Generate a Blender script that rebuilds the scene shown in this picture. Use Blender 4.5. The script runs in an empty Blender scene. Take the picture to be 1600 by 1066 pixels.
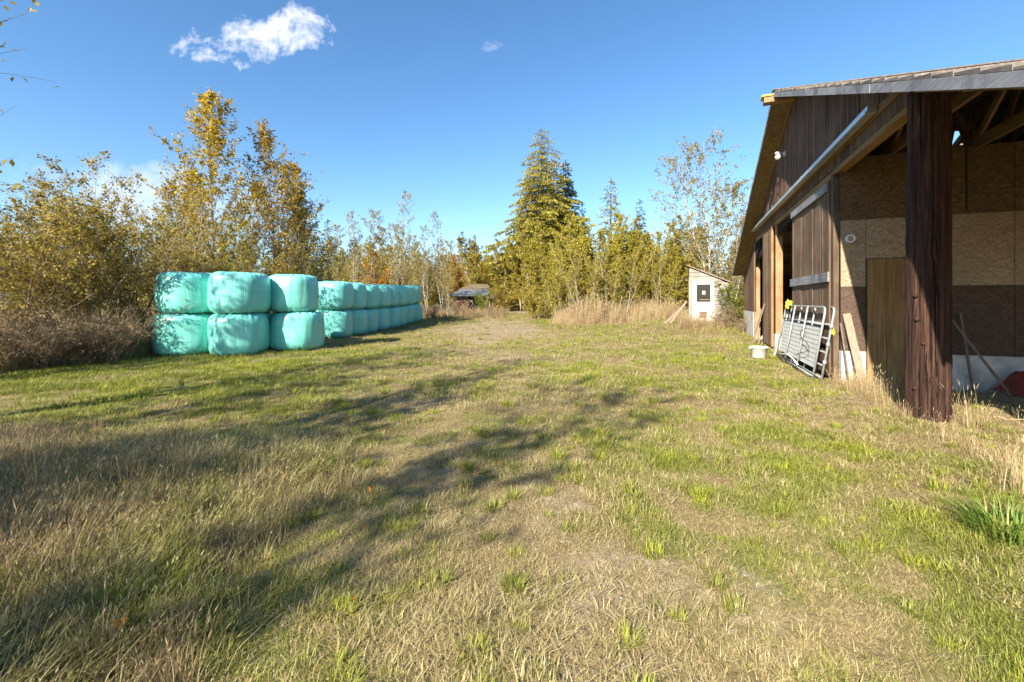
import bpy, bmesh, math, random
import numpy as np
from mathutils import Vector, Matrix, Euler

S = bpy.context.scene
C = S.collection
R = math.radians

# ------------------------------------------------------------------ camera, sky, sun, exposure
CAM_H, FPX = 1.56, 680.0
cam_data = bpy.data.cameras.new("camera")
cam_data.sensor_width = 36.0
cam_data.lens = 36.0 * FPX / 1600.0
cam_data.shift_y = -63.0 / 1600.0
cam_data.clip_start, cam_data.clip_end = 0.05, 2000.0
cam = bpy.data.objects.new("camera", cam_data)
cam.location = (0, 0, CAM_H)
cam.rotation_euler = (R(90), 0, 0)
C.objects.link(cam)
S.camera = cam

SUN_EL, SUN_AZ = 31.6, 33.4            # light travels towards +Y turned SUN_AZ degrees to +X
sun_data = bpy.data.lights.new("sun", 'SUN')
sun_data.energy = 5.0
sun_data.angle = R(0.53)
sun_data.color = (1.0, 0.92, 0.77)
sun = bpy.data.objects.new("sun", sun_data)
ld = Vector((math.sin(R(SUN_AZ)) * math.cos(R(SUN_EL)), math.cos(R(SUN_AZ)) * math.cos(R(SUN_EL)), -math.sin(R(SUN_EL))))
sun.rotation_euler = ld.to_track_quat('-Z', 'Y').to_euler()
sun.location = (-20, -20, 30)
C.objects.link(sun)

world = bpy.data.worlds.new("World")
S.world = world
world.use_nodes = True
wn, wl = world.node_tree.nodes, world.node_tree.links
wn.clear()


def wnode(t, **kw):
    n = wn.new(t)
    for k, v in kw.items():
        setattr(n, k, v)
    return n


def wmath(op, a, b=None, clamp=False):
    n = wnode('ShaderNodeMath', operation=op, use_clamp=clamp)
    for i, v in enumerate((a, b)):
        if v is None:
            continue
        if isinstance(v, (int, float)):
            n.inputs[i].default_value = v
        else:
            wl.new(v, n.inputs[i])
    return n.outputs[0]


sky = wnode('ShaderNodeTexSky', sky_type='NISHITA', sun_disc=False)
sky.sun_elevation = R(SUN_EL)
sky.sun_rotation = R(180 + SUN_AZ)
sky.air_density, sky.dust_density, sky.ozone_density, sky.altitude = 1.0, 0.3, 3.2, 60
tc = wnode('ShaderNodeTexCoord')
sep = wnode('ShaderNodeSeparateXYZ')
wl.new(tc.outputs['Generated'], sep.inputs[0])
dy = wmath('MAXIMUM', sep.outputs[1], 0.02)
cu, cv = wmath('DIVIDE', sep.outputs[0], dy), wmath('DIVIDE', sep.outputs[2], dy)


def cloud(u0, v0, a, b, scale, gain, amount, seed, shear=0.0, rag=3.4):
    """a cumulus at a sky direction (u = x/y, v = z/y): an ellipse broken up by noise"""
    du, dv = wmath('SUBTRACT', cu, u0), wmath('SUBTRACT', cv, v0)
    dv2 = wmath('SUBTRACT', dv, wmath('MULTIPLY', du, shear))
    e = wmath('ADD', wmath('POWER', wmath('ABSOLUTE', wmath('DIVIDE', du, a)), 2.0), wmath('POWER', wmath('ABSOLUTE', wmath('DIVIDE', dv2, b)), 2.0))
    mp = wnode('ShaderNodeCombineXYZ')
    wl.new(cu, mp.inputs[0]); wl.new(cv, mp.inputs[1]); mp.inputs[2].default_value = seed
    nz = wnode('ShaderNodeTexNoise')
    nz.inputs['Scale'].default_value = scale
    nz.inputs['Detail'].default_value = 9
    nz.inputs['Roughness'].default_value = 0.62
    nz.inputs['Distortion'].default_value = 0.25
    wl.new(mp.outputs[0], nz.inputs['Vector'])
    m = wmath('ADD', wmath('SUBTRACT', 0.55, e), wmath('MULTIPLY', wmath('SUBTRACT', nz.outputs[0], 0.5), rag))
    m = wmath('MULTIPLY', m, gain, clamp=True)
    m = wmath('MULTIPLY', m, amount)
    return wmath('MULTIPLY', m, wmath('GREATER_THAN', sep.outputs[1], 0.03)), nz.outputs[0]


c1, n1 = cloud(-0.572, 0.608, 0.215, 0.080, 8.5, 1.35, 0.97, 3.9, 0.16, 4.8)
c2, _ = cloud(-0.86, 0.245, 0.42, 0.11, 7.0, 0.8, 0.7, 8.2)
c3, _ = cloud(-0.05, 0.585, 0.035, 0.02, 30.0, 0.5, 0.5, 5.1)
cm = wmath('MAXIMUM', wmath('MAXIMUM', c1, c2), c3)
mixc = wnode('ShaderNodeMix', data_type='RGBA')
wl.new(cm, mixc.inputs['Factor'])
hs = wnode('ShaderNodeHueSaturation')
hs.inputs['Saturation'].default_value = 1.15
hs.inputs['Hue'].default_value = 0.498
hs.inputs['Value'].default_value = 1.0
wl.new(sky.outputs[0], hs.inputs['Color'])
wl.new(hs.outputs[0], mixc.inputs['A'])
mixc.inputs['B'].default_value = (5.3, 5.4, 5.75, 1)
bg = wnode('ShaderNodeBackground')
bg.inputs['Strength'].default_value = 0.086
wl.new(mixc.outputs['Result'], bg.inputs['Color'])
wo = wnode('ShaderNodeOutputWorld')
wl.new(bg.outputs[0], wo.inputs[0])

S.view_settings.view_transform = 'Standard'
S.view_settings.look = 'None'
S.view_settings.gamma = 1.0
S.view_settings.use_curve_mapping = False
S.view_settings.exposure = 1.5
S.cycles.max_bounces = 8
S.cycles.diffuse_bounces = 4
S.cycles.transmission_bounces = 4
S.cycles.transparent_max_bounces = 8
S.cycles.caustics_reflective = S.cycles.caustics_refractive = False
S.cycles.use_denoising = True


# ------------------------------------------------------------------ small tools
def hash2(ix, iy, seed):
    h = (ix.astype(np.int64) * 374761393 + iy.astype(np.int64) * 668265263 + seed * 982451653) & 0x7fffffff
    h = ((h ^ (h >> 13)) * 1274126177) & 0x7fffffff
    return ((h ^ (h >> 16)) & 0xffff) / 65535.0


def vnoise(x, y, seed=0):
    x, y = np.asarray(x, float), np.asarray(y, float)
    ix, iy = np.floor(x), np.floor(y)
    fx, fy = x - ix, y - iy
    fx, fy = fx * fx * (3 - 2 * fx), fy * fy * (3 - 2 * fy)
    ix, iy = ix.astype(np.int64), iy.astype(np.int64)
    a, b = hash2(ix, iy, seed), hash2(ix + 1, iy, seed)
    c, d = hash2(ix, iy + 1, seed), hash2(ix + 1, iy + 1, seed)
    return (a * (1 - fx) + b * fx) * (1 - fy) + (c * (1 - fx) + d * fx) * fy


def fbm(x, y, seed=0, octs=4):
    t, amp, s = 0, 1.0, 0
    x, y = np.asarray(x, float), np.asarray(y, float)
    for k in range(octs):
        t = t + amp * vnoise(x * 2 ** k + 17.3 * k, y * 2 ** k - 9.1 * k, seed + k)
        s += amp
        amp *= 0.55
    return t / s


def sm(x):
    x = np.clip(x, 0, 1)
    return x * x * (3 - 2 * x)


def gz(x, y):
    """height of the ground"""
    x, y = np.asarray(x, float), np.asarray(y, float)
    z = 0.62 * sm((y - 21) / 22.0)
    z = z + 0.36 * sm((y - 19.2) / 3.2) * sm((x - 4.5) / 4.0) * (1 - sm((y - 30) / 12.0) * 0.8)
    near = 1 - sm((np.hypot(x, y) - 18) / 25)
    z = z + near * (0.05 * (fbm(x * 0.8, y * 0.8, 3, 3) - 0.5) + 0.03 * (fbm(x * 3.1, y * 3.1, 9, 2) - 0.5))
    z = z + 0.10 * sm((-x - 1.0) / 2.5) * sm((5.5 - y) / 3) * sm((y + 3) / 3)
    wall = x - (2.86 + .397 * y)
    z = z + .13 * sm((wall + 1.6) / 1.4) * sm((7.7 - y) / 1.5) * sm((y + 2) / 3)
    return z


def G(x, y):
    return float(gz(x, y))


class MB:
    """collects verts and faces for ONE mesh"""
    def __init__(self):
        self.v, self.f = [], []

    def add(self, vs, fs):
        o = len(self.v)
        self.v.extend([tuple(p) for p in vs])
        self.f.extend([tuple(i + o for i in q) for q in fs])
        return self

    def box(self, x0, x1, y0, y1, z0, z1):
        vs = [(x, y, z) for z in (z0, z1) for y in (y0, y1) for x in (x0, x1)]
        return self.add(vs, [(0, 2, 3, 1), (4, 5, 7, 6), (0, 1, 5, 4), (2, 6, 7, 3), (0, 4, 6, 2), (1, 3, 7, 5)])

    def hexa(self, p):
        """8 points: bottom ring 0-3, top ring 4-7"""
        return self.add(p, [(3, 2, 1, 0), (4, 5, 6, 7), (0, 1, 5, 4), (1, 2, 6, 5), (2, 3, 7, 6), (3, 0, 4, 7)])

    def beam(self, a, b, w, h, up=(0, 0, 1)):
        """rectangular bar from a to b, w across and h along up"""
        a, b = Vector(a), Vector(b)
        d = (b - a).normalized()
        s = d.cross(Vector(up))
        s = s.normalized() if s.length > 1e-6 else Vector((1, 0, 0))
        u = s.cross(d).normalized()
        s, u = s * w / 2, u * h / 2
        return self.hexa([a - s - u, a + s - u, b + s - u, b - s - u, a - s + u, a + s + u, b + s + u, b - s + u])

    def tube(self, pts, rad, n=6, cap=True):
        pts = [Vector(p) for p in pts]
        if not hasattr(rad, '__len__'):
            rad = [rad] * len(pts)
        rings, prev = [], None
        for i, p in enumerate(pts):
            d = (pts[min(i + 1, len(pts) - 1)] - pts[max(i - 1, 0)])
            d = d.normalized() if d.length > 1e-9 else Vector((0, 0, 1))
            if prev is None:
                prev = d.orthogonal().normalized()
            s = prev - d * prev.dot(d)
            s = s.normalized() if s.length > 1e-6 else d.orthogonal().normalized()
            prev = s
            t = d.cross(s)
            rings.append([p + (s * math.cos(k * 2 * math.pi / n) + t * math.sin(k * 2 * math.pi / n)) * rad[i] for k in range(n)])
        vs = [q for r in rings for q in r]
        fs = []
        for i in range(len(pts) - 1):
            for k in range(n):
                a, b = i * n + k, i * n + (k + 1) % n
                fs.append((a, b, b + n, a + n))
        if cap:
            fs.append(tuple(range(n - 1, -1, -1)))
            o = (len(pts) - 1) * n
            fs.append(tuple(o + k for k in range(n)))
        return self.add(vs, fs)

    def mesh(self, name, m, smooth=False):
        me = bpy.data.meshes.new(name)
        me.from_pydata(self.v, [], self.f)
        if m:
            me.materials.append(m)
        if smooth:
            me.shade_smooth()
        me.update()
        return me


def link(name, me, parent=None, loc=None, rot=None, kind=None):
    o = bpy.data.objects.new(name, me)
    C.objects.link(o)
    if parent is not None:
        o.parent = parent
    if loc is not None:
        o.location = loc
    if rot is not None:
        o.rotation_euler = rot
    if kind:
        o['kind'] = kind
    return o


def part(name, mb, m, parent, smooth=False, kind=None):
    return link(name, mb.mesh(name, m, smooth), parent, kind=kind)


def tag(o, label, cat, group=None):
    o['label'] = label
    o['category'] = cat
    if group:
        o['group'] = group
    return o


def thing(name, label, cat, loc=(0, 0, 0), rz=0.0, group=None):
    o = link(name, None, loc=loc, rot=(0, 0, rz))
    o.empty_display_size = 0.2
    return tag(o, label, cat, group)


# ------------------------------------------------------------------ materials
def mat(name, build):
    m = bpy.data.materials.new(name)
    m.use_nodes = True
    nt = m.node_tree
    nt.nodes.clear()
    out = nt.nodes.new('ShaderNodeOutputMaterial')

    class N:
        pass
    N.nt, N.out = nt, out

    def node(t, **kw):
        n = nt.nodes.new(t)
        for k, v in kw.items():
            setattr(n, k, v)
        return n

    def setin(n, k, v):
        if isinstance(v, bpy.types.NodeSocket):
            nt.links.new(v, n.inputs[k])
        else:
            n.inputs[k].default_value = v
    N.node, N.set = staticmethod(node), staticmethod(setin)

    def coord(which='Object', scale=(1, 1, 1), rot=(0, 0, 0)):
        t = node('ShaderNodeTexCoord')
        p = node('ShaderNodeMapping')
        nt.links.new(t.outputs[which], p.inputs[0])
        p.inputs['Scale'].default_value = scale
        p.inputs['Rotation'].default_value = rot
        return p.outputs[0]

    def noise(vec, scale, detail=6, rough=0.6, dist=0.0):
        n = node('ShaderNodeTexNoise')
        setin(n, 'Vector', vec)
        setin(n, 'Scale', scale)
        setin(n, 'Detail', detail)
        setin(n, 'Roughness', rough)
        setin(n, 'Distortion', dist)
        return n.outputs[0]

    def ramp(f, stops):
        n = node('ShaderNodeValToRGB')
        cr = n.color_ramp
        while len(cr.elements) < len(stops):
            cr.elements.new(0.5)
        for e, (p, c) in zip(cr.elements, stops):
            e.position = p
            e.color = (*c, 1) if len(c) == 3 else c
        nt.links.new(f, n.inputs[0])
        return n.outputs[0]

    def mix(f, a, b, blend='MIX'):
        n = node('ShaderNodeMix', data_type='RGBA', blend_type=blend)
        setin(n, 'Factor', f)
        for k, v in (('A', a), ('B', b)):
            if isinstance(v, tuple) and len(v) == 3:
                v = (*v, 1)
            setin(n, k, v)
        return n.outputs['Result']

    def m2(op, a, b=0.0, clamp=False):
        n = node('ShaderNodeMath', operation=op, use_clamp=clamp)
        setin(n, 0, a)
        setin(n, 1, b)
        return n.outputs[0]

    def attr(nm, typ='GEOMETRY', out='Fac'):
        n = node('ShaderNodeAttribute', attribute_type=typ, attribute_name=nm)
        return n.outputs[out]

    def bump(h, strength, dist=0.01):
        n = node('ShaderNodeBump')
        setin(n, 'Height', h)
        setin(n, 'Strength', strength)
        setin(n, 'Distance', dist)
        return n.outputs[0]

    def bsdf(color, rough=0.7, normal=None, **kw):
        n = node('ShaderNodeBsdfPrincipled')
        if isinstance(color, tuple) and len(color) == 3:
            color = (*color, 1)
        setin(n, 'Base Color', color)
        setin(n, 'Roughness', rough)
        for k, v in kw.items():
            setin(n, k, v)
        if normal is not None:
            setin(n, 'Normal', normal)
        return n.outputs[0]

    def rnd():
        return node('ShaderNodeObjectInfo').outputs['Random']
    for f in (coord, noise, ramp, mix, m2, attr, bump, bsdf, rnd):
        setattr(N, f.__name__, staticmethod(f))
    sh = build(N)
    nt.links.new(sh, out.inputs['Surface'])
    return m


def wood(name, dark, mid, light, axis='z', rough=0.85, tint=0.35, grain=1.0, stain=None):
    def b(N):
        sc = {'x': (0.35, 9, 9), 'y': (9, 0.35, 9), 'z': (9, 9, 0.35)}[axis]
        v = N.coord('Object', sc)
        n = N.noise(v, 4.0 * grain, 8, 0.7, 0.4)
        col = N.ramp(n, [(0.28, dark), (0.5, mid), (0.75, light)])
        r = N.rnd()
        col = N.mix(N.m2('MULTIPLY', r, tint), col, N.mix(0.5, dark, (dark[0] * .5, dark[1] * .5, dark[2] * .5)))
        big = N.noise(N.coord('Object'), 0.9, 5, 0.6)
        col = N.mix(N.ramp(big, [(0.45, (0, 0, 0)), (0.75, (.5, .5, .5))]), col, light)
        if stain:
            s2 = N.noise(N.coord('Object', (1, 1, .4)), 2.1, 6, 0.7)
            col = N.mix(N.ramp(s2, [(0.5, (0, 0, 0)), (0.68, (.8, .8, .8))]), col, stain)
        return N.bsdf(col, rough, N.bump(n, 0.5, 0.006), **{'Specular IOR Level': 0.25})
    return mat(name, b)


M = {}
M['siding'] = wood('dark_brown_siding', (.042, .022, .013), (.130, .072, .045), (.26, .163, .108), tint=.65)
M['door_siding'] = wood('weathered_brown_siding', (.05, .031, .019), (.15, .096, .060), (.31, .215, .145), tint=.5)
M['raw_wood'] = wood('raw_wood', (.16, .085, .035), (.36, .21, .10), (.50, .34, .19), stain=(.20, .08, .03))
M['beam_wood'] = wood('beam_wood', (.13, .07, .025), (.25, .15, .06), (.36, .23, .11), axis='y')
M['beam_wood_x'] = wood('rafter_wood', (.09, .055, .034), (.20, .13, .08), (.34, .235, .145), axis='y')
M['grey_wood'] = wood('weathered_grey_wood', (.11, .115, .13), (.25, .255, .28), (.42, .42, .44), axis='y', stain=(.07, .07, .075))
M['pale_plank'] = wood('pale_weathered_plank', (.13, .095, .065), (.27, .21, .155), (.40, .33, .265), stain=(.26, .14, .07))
M['door_plank'] = wood('door_plank', (.11, .062, .022), (.25, .15, .062), (.39, .255, .125), tint=.35)
M['shed_board'] = wood('whitewashed_board', (.115, .10, .085), (.27, .25, .22), (.40, .375, .34), axis='x', tint=.3, stain=(.20, .17, .14))
M['shelter_board'] = wood('red_brown_board', (.07, .035, .025), (.20, .10, .07), (.33, .20, .15))
M['pole_dark'] = wood('old_tool_handle', (.10, .06, .035), (.22, .14, .08), (.33, .23, .15))


def _log(N):
    v = N.coord('Object', (7, 7, .35))
    n = N.noise(v, 3.0, 8, .7, .5)
    col = N.ramp(n, [(.30, (.014, .008, .006)), (.5, (.050, .027, .020)), (.72, (.15, .078, .052))])
    b = N.noise(N.coord('Object', (1, 1, .5)), 2.3, 6, .65)
    col = N.mix(N.ramp(b, [(.5, (0, 0, 0)), (.7, (.75, .75, .75))]), col, (.045, .022, .018))
    c = N.noise(N.coord('Object', (5, 5, .9)), 2.0, 5, .7)
    col = N.mix(N.ramp(c, [(.63, (0, 0, 0)), (.72, (.8, .8, .8))]), col, (.24, .14, .085))
    ck = N.noise(N.coord('Object', (16, 16, .3)), 2.0, 5, .6, .3)
    crack = N.ramp(ck, [(.36, (1, 1, 1)), (.42, (0, 0, 0))])
    col = N.mix(crack, col, (.012, .007, .006))
    n = N.m2('SUBTRACT', n, N.m2('MULTIPLY', crack, .5))
    return N.bsdf(col, .9, N.bump(n, 1.0, .025), **{'Specular IOR Level': .12})


M['log'] = mat('creosoted_log', _log)


def osb(name, a, b_, c):
    def f(N):
        v = N.coord('Object', (1, 1, 1))
        vo = N.node('ShaderNodeTexVoronoi', feature='F1')
        w = N.node('ShaderNodeVectorMath', operation='ADD')
        nn = N.node('ShaderNodeTexNoise')
        N.set(nn, 'Vector', v); N.set(nn, 'Scale', 6.0)
        sc = N.node('ShaderNodeVectorMath', operation='SCALE')
        N.nt.links.new(nn.outputs['Color'], sc.inputs[0]); sc.inputs['Scale'].default_value = .16
        N.nt.links.new(v, w.inputs[0]); N.nt.links.new(sc.outputs[0], w.inputs[1])
        mp = N.node('ShaderNodeMapping'); mp.inputs['Scale'].default_value = (26, 26, 60)
        N.nt.links.new(w.outputs[0], mp.inputs[0])
        N.set(vo, 'Vector', mp.outputs[0]); N.set(vo, 'Scale', 1.0)
        s = N.node('ShaderNodeSeparateColor')
        N.nt.links.new(vo.outputs['Color'], s.inputs[0])
        col = N.ramp(s.outputs[0], [(.0, a), (.5, b_), (1.0, c)])
        big = N.noise(v, .8, 5, .6)
        col = N.mix(N.ramp(big, [(.4, (0, 0, 0)), (.75, (.6, .6, .6))]), col, a)
        col = N.mix(N.m2('MULTIPLY', N.rnd(), .35), col, a)
        return N.bsdf(col, .7, N.bump(s.outputs[0], .25, .004), **{'Specular IOR Level': .25})
    return mat(name, f)


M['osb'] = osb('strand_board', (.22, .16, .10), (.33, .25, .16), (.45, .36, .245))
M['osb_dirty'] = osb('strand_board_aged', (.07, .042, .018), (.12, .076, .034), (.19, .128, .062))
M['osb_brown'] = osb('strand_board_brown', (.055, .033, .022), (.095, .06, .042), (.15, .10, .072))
M['osb_golden'] = osb('soffit_strand_board', (.14, .09, .04), (.25, .17, .075), (.38, .27, .135))  # golden-brown strand board of the soffit


def _conc(N):
    v = N.coord('Object')
    n = N.noise(v, 3.0, 8, .65)
    col = N.ramp(n, [(.3, (.30, .28, .25)), (.55, (.52, .50, .46)), (.75, (.64, .62, .58))])
    f = N.noise(v, 60, 3, .6)
    return N.bsdf(col, .9, N.bump(f, .3, .004))


M['concrete'] = mat('concrete', _conc)


def metal(name, col, rough=.4, met=.8):
    def f(N):
        n = N.noise(N.coord('Object'), 7, 6, .6)
        c = N.mix(N.ramp(n, [(.4, (0, 0, 0)), (.75, (.6, .6, .6))]), col, tuple(x * .55 for x in col))
        return N.bsdf(c, rough, None, Metallic=met)
    return mat(name, f)


M['galv'] = metal('galvanised_steel', (.62, .64, .66), .42, .75)
M['gate_paint'] = metal('grey_gate_tube', (.36, .375, .385), .5, .3)
M['slat'] = metal('pale_grey_slat', (.60, .60, .56), .6, .0)
M['rust'] = metal('dull_steel', (.16, .12, .10), .6, .5)


def plain(name, col, rough=.6, var=.25, scale=6.0, **kw):
    def f(N):
        n = N.noise(N.coord('Object'), scale, 6, .65)
        c = N.mix(N.ramp(n, [(.35, (0, 0, 0)), (.75, (1, 1, 1))]), tuple(x * (1 - var) for x in col), col)
        return N.bsdf(c, rough, N.bump(n, .15, .004), **kw)
    return mat(name, f)


M['white'] = plain('white_plastic', (.66, .66, .64), .45, .18)
M['white_paint'] = plain('aged_white_paint', (.62, .585, .51), .6, .22, 9)
M['yellow'] = plain('yellow_plastic', (.85, .70, .06), .5, .2)
M['yellow_paint'] = plain('yellow_paint', (.75, .52, .03), .6, .2)
M['glass'] = plain('dark_window_glass', (.012, .013, .015), .06, .3)
M['paper'] = plain('paper_notice', (.40, .40, .39), .8, .1)
M['ink'] = plain('printed_grey', (.40, .38, .36), .8, .1)
M['hatch'] = plain('brown_hatch', (.19, .11, .07), .75, .5, 14)
M['red_tarp'] = plain('red_tarp', (.30, .028, .015), .5, .55, 5)
M['dark_void'] = plain('dark_backing', (.018, .013, .010), .95, .3)
M['roof_metal'] = plain('blue_grey_roofing', (.15, .17, .20), .6, .5, 4)
M['moss_roof'] = plain('mossy_roofing', (.20, .15, .085), .9, .6, 5)
M['rubber'] = plain('black_cord', (.03, .03, .03), .6, .2)
M['stone'] = plain('pebble_stone', (.42, .40, .37), .85, .45, 20)
M['stalk'] = plain('dry_stalk', (.55, .40, .20), .8, .3, 8)


def _shake(N):
    v = N.coord('Object', (7, 1.2, 1))
    n = N.noise(v, 2.5, 7, .7)
    col = N.ramp(n, [(.3, (.055, .045, .04)), (.5, (.16, .135, .115)), (.75, (.30, .26, .225))])
    col = N.mix(N.m2('MULTIPLY', N.rnd(), .5), col, (.07, .058, .05))
    return N.bsdf(col, .85, N.bump(n, .6, .01))


M['shake'] = mat('weathered_shakes', _shake)


def _film(N):
    v = N.coord('Object', (5.5, 5.5, .55))
    n = N.noise(v, 2.4, 7, .62, .6)
    fine = N.noise(N.coord('Object', (22, 22, 1.2)), 2.0, 4, .6, .3)
    blot = N.noise(N.coord('Object'), 1.8, 4, .5)
    col = N.ramp(n, [(.25, (.13, .53, .445)), (.55, (.18, .59, .505)), (.8, (.255, .65, .575))])
    col = N.mix(N.ramp(blot, [(.4, (0, 0, 0)), (.75, (.2, .2, .2))]), col, (.10, .52, .43))
    col = N.mix(N.m2('MULTIPLY', N.rnd(), .3), col, (.10, .47, .40))
    sz = N.node('ShaderNodeSeparateXYZ'); N.nt.links.new(N.coord('Object'), sz.inputs[0])
    band = N.noise(N.coord('Object', (.25, .25, 7.0), (.06, .04, 0)), 1.6, 3, .5)
    col = N.mix(N.ramp(band, [(.42, (0, 0, 0)), (.46, (.22, .22, .22)), (.56, (.22, .22, .22)), (.6, (0, 0, 0))]), col, (.30, .68, .60))
    dirt = N.m2('MULTIPLY', N.ramp(sz.outputs[2], [(.0, (1, 1, 1)), (.16, (0, 0, 0))]), N.ramp(blot, [(.35, (0, 0, 0)), (.7, (.8, .8, .8))]))
    col = N.mix(dirt, col, (.20, .22, .13))
    h = N.m2('ADD', N.m2('MULTIPLY', n, 1.0), N.m2('MULTIPLY', fine, .45))
    return N.bsdf(col, .36, N.bump(h, .42, .03), **{'Coat Weight': .25, 'Coat Roughness': .22})


M['film'] = mat('teal_stretch_film', _film)


def leafmat(name, stops, transl=.45, objvar=.25, rough=.55):
    def f(N):
        r = N.attr('rnd')
        col = N.ramp(r, stops)
        hv = N.node('ShaderNodeHueSaturation')
        N.set(hv, 'Color', col)
        N.set(hv, 'Value', N.m2('ADD', 1.0 - objvar / 2, N.m2('MULTIPLY', N.rnd(), objvar)))
        N.set(hv, 'Hue', N.m2('ADD', .5 - objvar * .03, N.m2('MULTIPLY', N.rnd(), objvar * .06)))
        col = hv.outputs[0]
        d = N.bsdf(col, rough, None, **{'Specular IOR Level': .3})
        t = N.node('ShaderNodeBsdfTranslucent')
        N.set(t, 'Color', col)
        mx = N.node('ShaderNodeMixShader')
        N.set(mx, 0, transl)
        N.nt.links.new(d, mx.inputs[1]); N.nt.links.new(t.outputs[0], mx.inputs[2])
        return mx.outputs[0]
    return mat(name, f)


M['leaf_gold'] = leafmat('gold_green_leaves', [(0, (.11, .10, .012)), (.35, (.30, .22, .015)), (.7, (.50, .33, .02)), (1, (.62, .42, .05))])
M['leaf_olive'] = leafmat('olive_brown_leaves', [(0, (.12, .115, .02)), (.4, (.29, .23, .032)), (.75, (.43, .31, .045)), (1, (.52, .36, .09))])
M['leaf_lime'] = leafmat('yellow_green_leaves', [(0, (.13, .13, .016)), (.4, (.33, .28, .028)), (.8, (.48, .385, .047)), (1, (.60, .48, .13))])
M['leaf_pale'] = leafmat('pale_sparse_leaves', [(0, (.18, .15, .05)), (.5, (.33, .26, .10)), (1, (.50, .42, .24))])
M['leaf_orange'] = leafmat('orange_leaves', [(0, (.28, .13, .012)), (.5, (.55, .25, .015)), (1, (.70, .36, .03))])
M['leaf_bush'] = leafmat('bright_bush_leaves', [(0, (.06, .10, .012)), (.5, (.20, .25, .025)), (1, (.42, .36, .04))])
M['leaf_bramble'] = leafmat('bramble_leaves', [(0, (.14, .09, .04)), (.5, (.29, .20, .095)), (1, (.44, .33, .18))])
M['needle_cedar'] = leafmat('cedar_sprays', [(0, (.095, .098, .012)), (.5, (.26, .235, .026)), (1, (.43, .355, .075))], .25)
M['needle_fir'] = leafmat('fir_needles', [(0, (.018, .03, .012)), (.5, (.045, .065, .022)), (1, (.10, .11, .04))], .15)
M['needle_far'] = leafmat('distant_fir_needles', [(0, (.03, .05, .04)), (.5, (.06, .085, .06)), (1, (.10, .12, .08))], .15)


def bark(name, a, b_):
    def f(N):
        n = N.noise(N.coord('Object', (6, 6, 2)), 3, 6, .65)
        return N.bsdf(N.ramp(n, [(.35, a), (.65, b_)]), .9, N.bump(n, .5, .01))
    return mat(name, f)


M['bark_pale'] = bark('pale_bark', (.20, .17, .13), (.46, .41, .34))
M['bark_cane'] = bark('dry_cane', (.16, .11, .07), (.38, .28, .18))
M['bark_white'] = bark('white_bark', (.34, .31, .26), (.62, .58, .51))
M['bark_brown'] = bark('brown_bark', (.10, .075, .05), (.27, .215, .155))
M['bark_conifer'] = bark('conifer_bark', (.06, .04, .028), (.16, .11, .08))


def _grassmat(N):
    r = N.attr('rnd')
    t = N.attr('tint', 'INSTANCER')
    g = N.ramp(r, [(0, (.085, .11, .014)), (.5, (.215, .24, .036)), (1, (.38, .37, .085))])
    s = N.ramp(r, [(0, (.20, .145, .065)), (.5, (.42, .33, .155)), (1, (.62, .52, .29))])
    g = N.mix(N.attr('lime', 'INSTANCER'), g, N.ramp(r, [(0, (.16, .20, .012)), (.5, (.36, .38, .025)), (1, (.52, .48, .07))]))
    k = N.m2('ADD', t, N.m2('MULTIPLY', N.m2('SUBTRACT', r, .5), .55), True)
    k = N.ramp(k, [(.28, (0, 0, 0)), (.72, (1, 1, 1))])
    col = N.mix(k, g, s)
    d = N.bsdf(col, .6, None, **{'Specular IOR Level': .25})
    tr = N.node('ShaderNodeBsdfTranslucent')
    N.set(tr, 'Color', col)
    mx = N.node('ShaderNodeMixShader')
    N.set(mx, 0, .3)
    N.nt.links.new(d, mx.inputs[1]); N.nt.links.new(tr.outputs[0], mx.inputs[2])
    return mx.outputs[0]


M['grass'] = mat('grass_blades', _grassmat)


def _weedmat(N):
    r = N.attr('rnd')
    t = N.attr('tint', 'INSTANCER')
    a = N.ramp(r, [(0, (.08, .05, .022)), (.5, (.20, .135, .07)), (1, (.34, .25, .14))])
    s = N.ramp(r, [(0, (.26, .18, .09)), (.5, (.46, .34, .18)), (1, (.64, .52, .32))])
    col = N.mix(t, a, s)
    d = N.bsdf(col, .7, None, **{'Specular IOR Level': .2})
    tr = N.node('ShaderNodeBsdfTranslucent')
    N.set(tr, 'Color', col)
    mx = N.node('ShaderNodeMixShader')
    N.set(mx, 0, .25)
    N.nt.links.new(d, mx.inputs[1]); N.nt.links.new(tr.outputs[0], mx.inputs[2])
    return mx.outputs[0]


M['weed'] = mat('dry_weed_stems', _weedmat)


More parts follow.
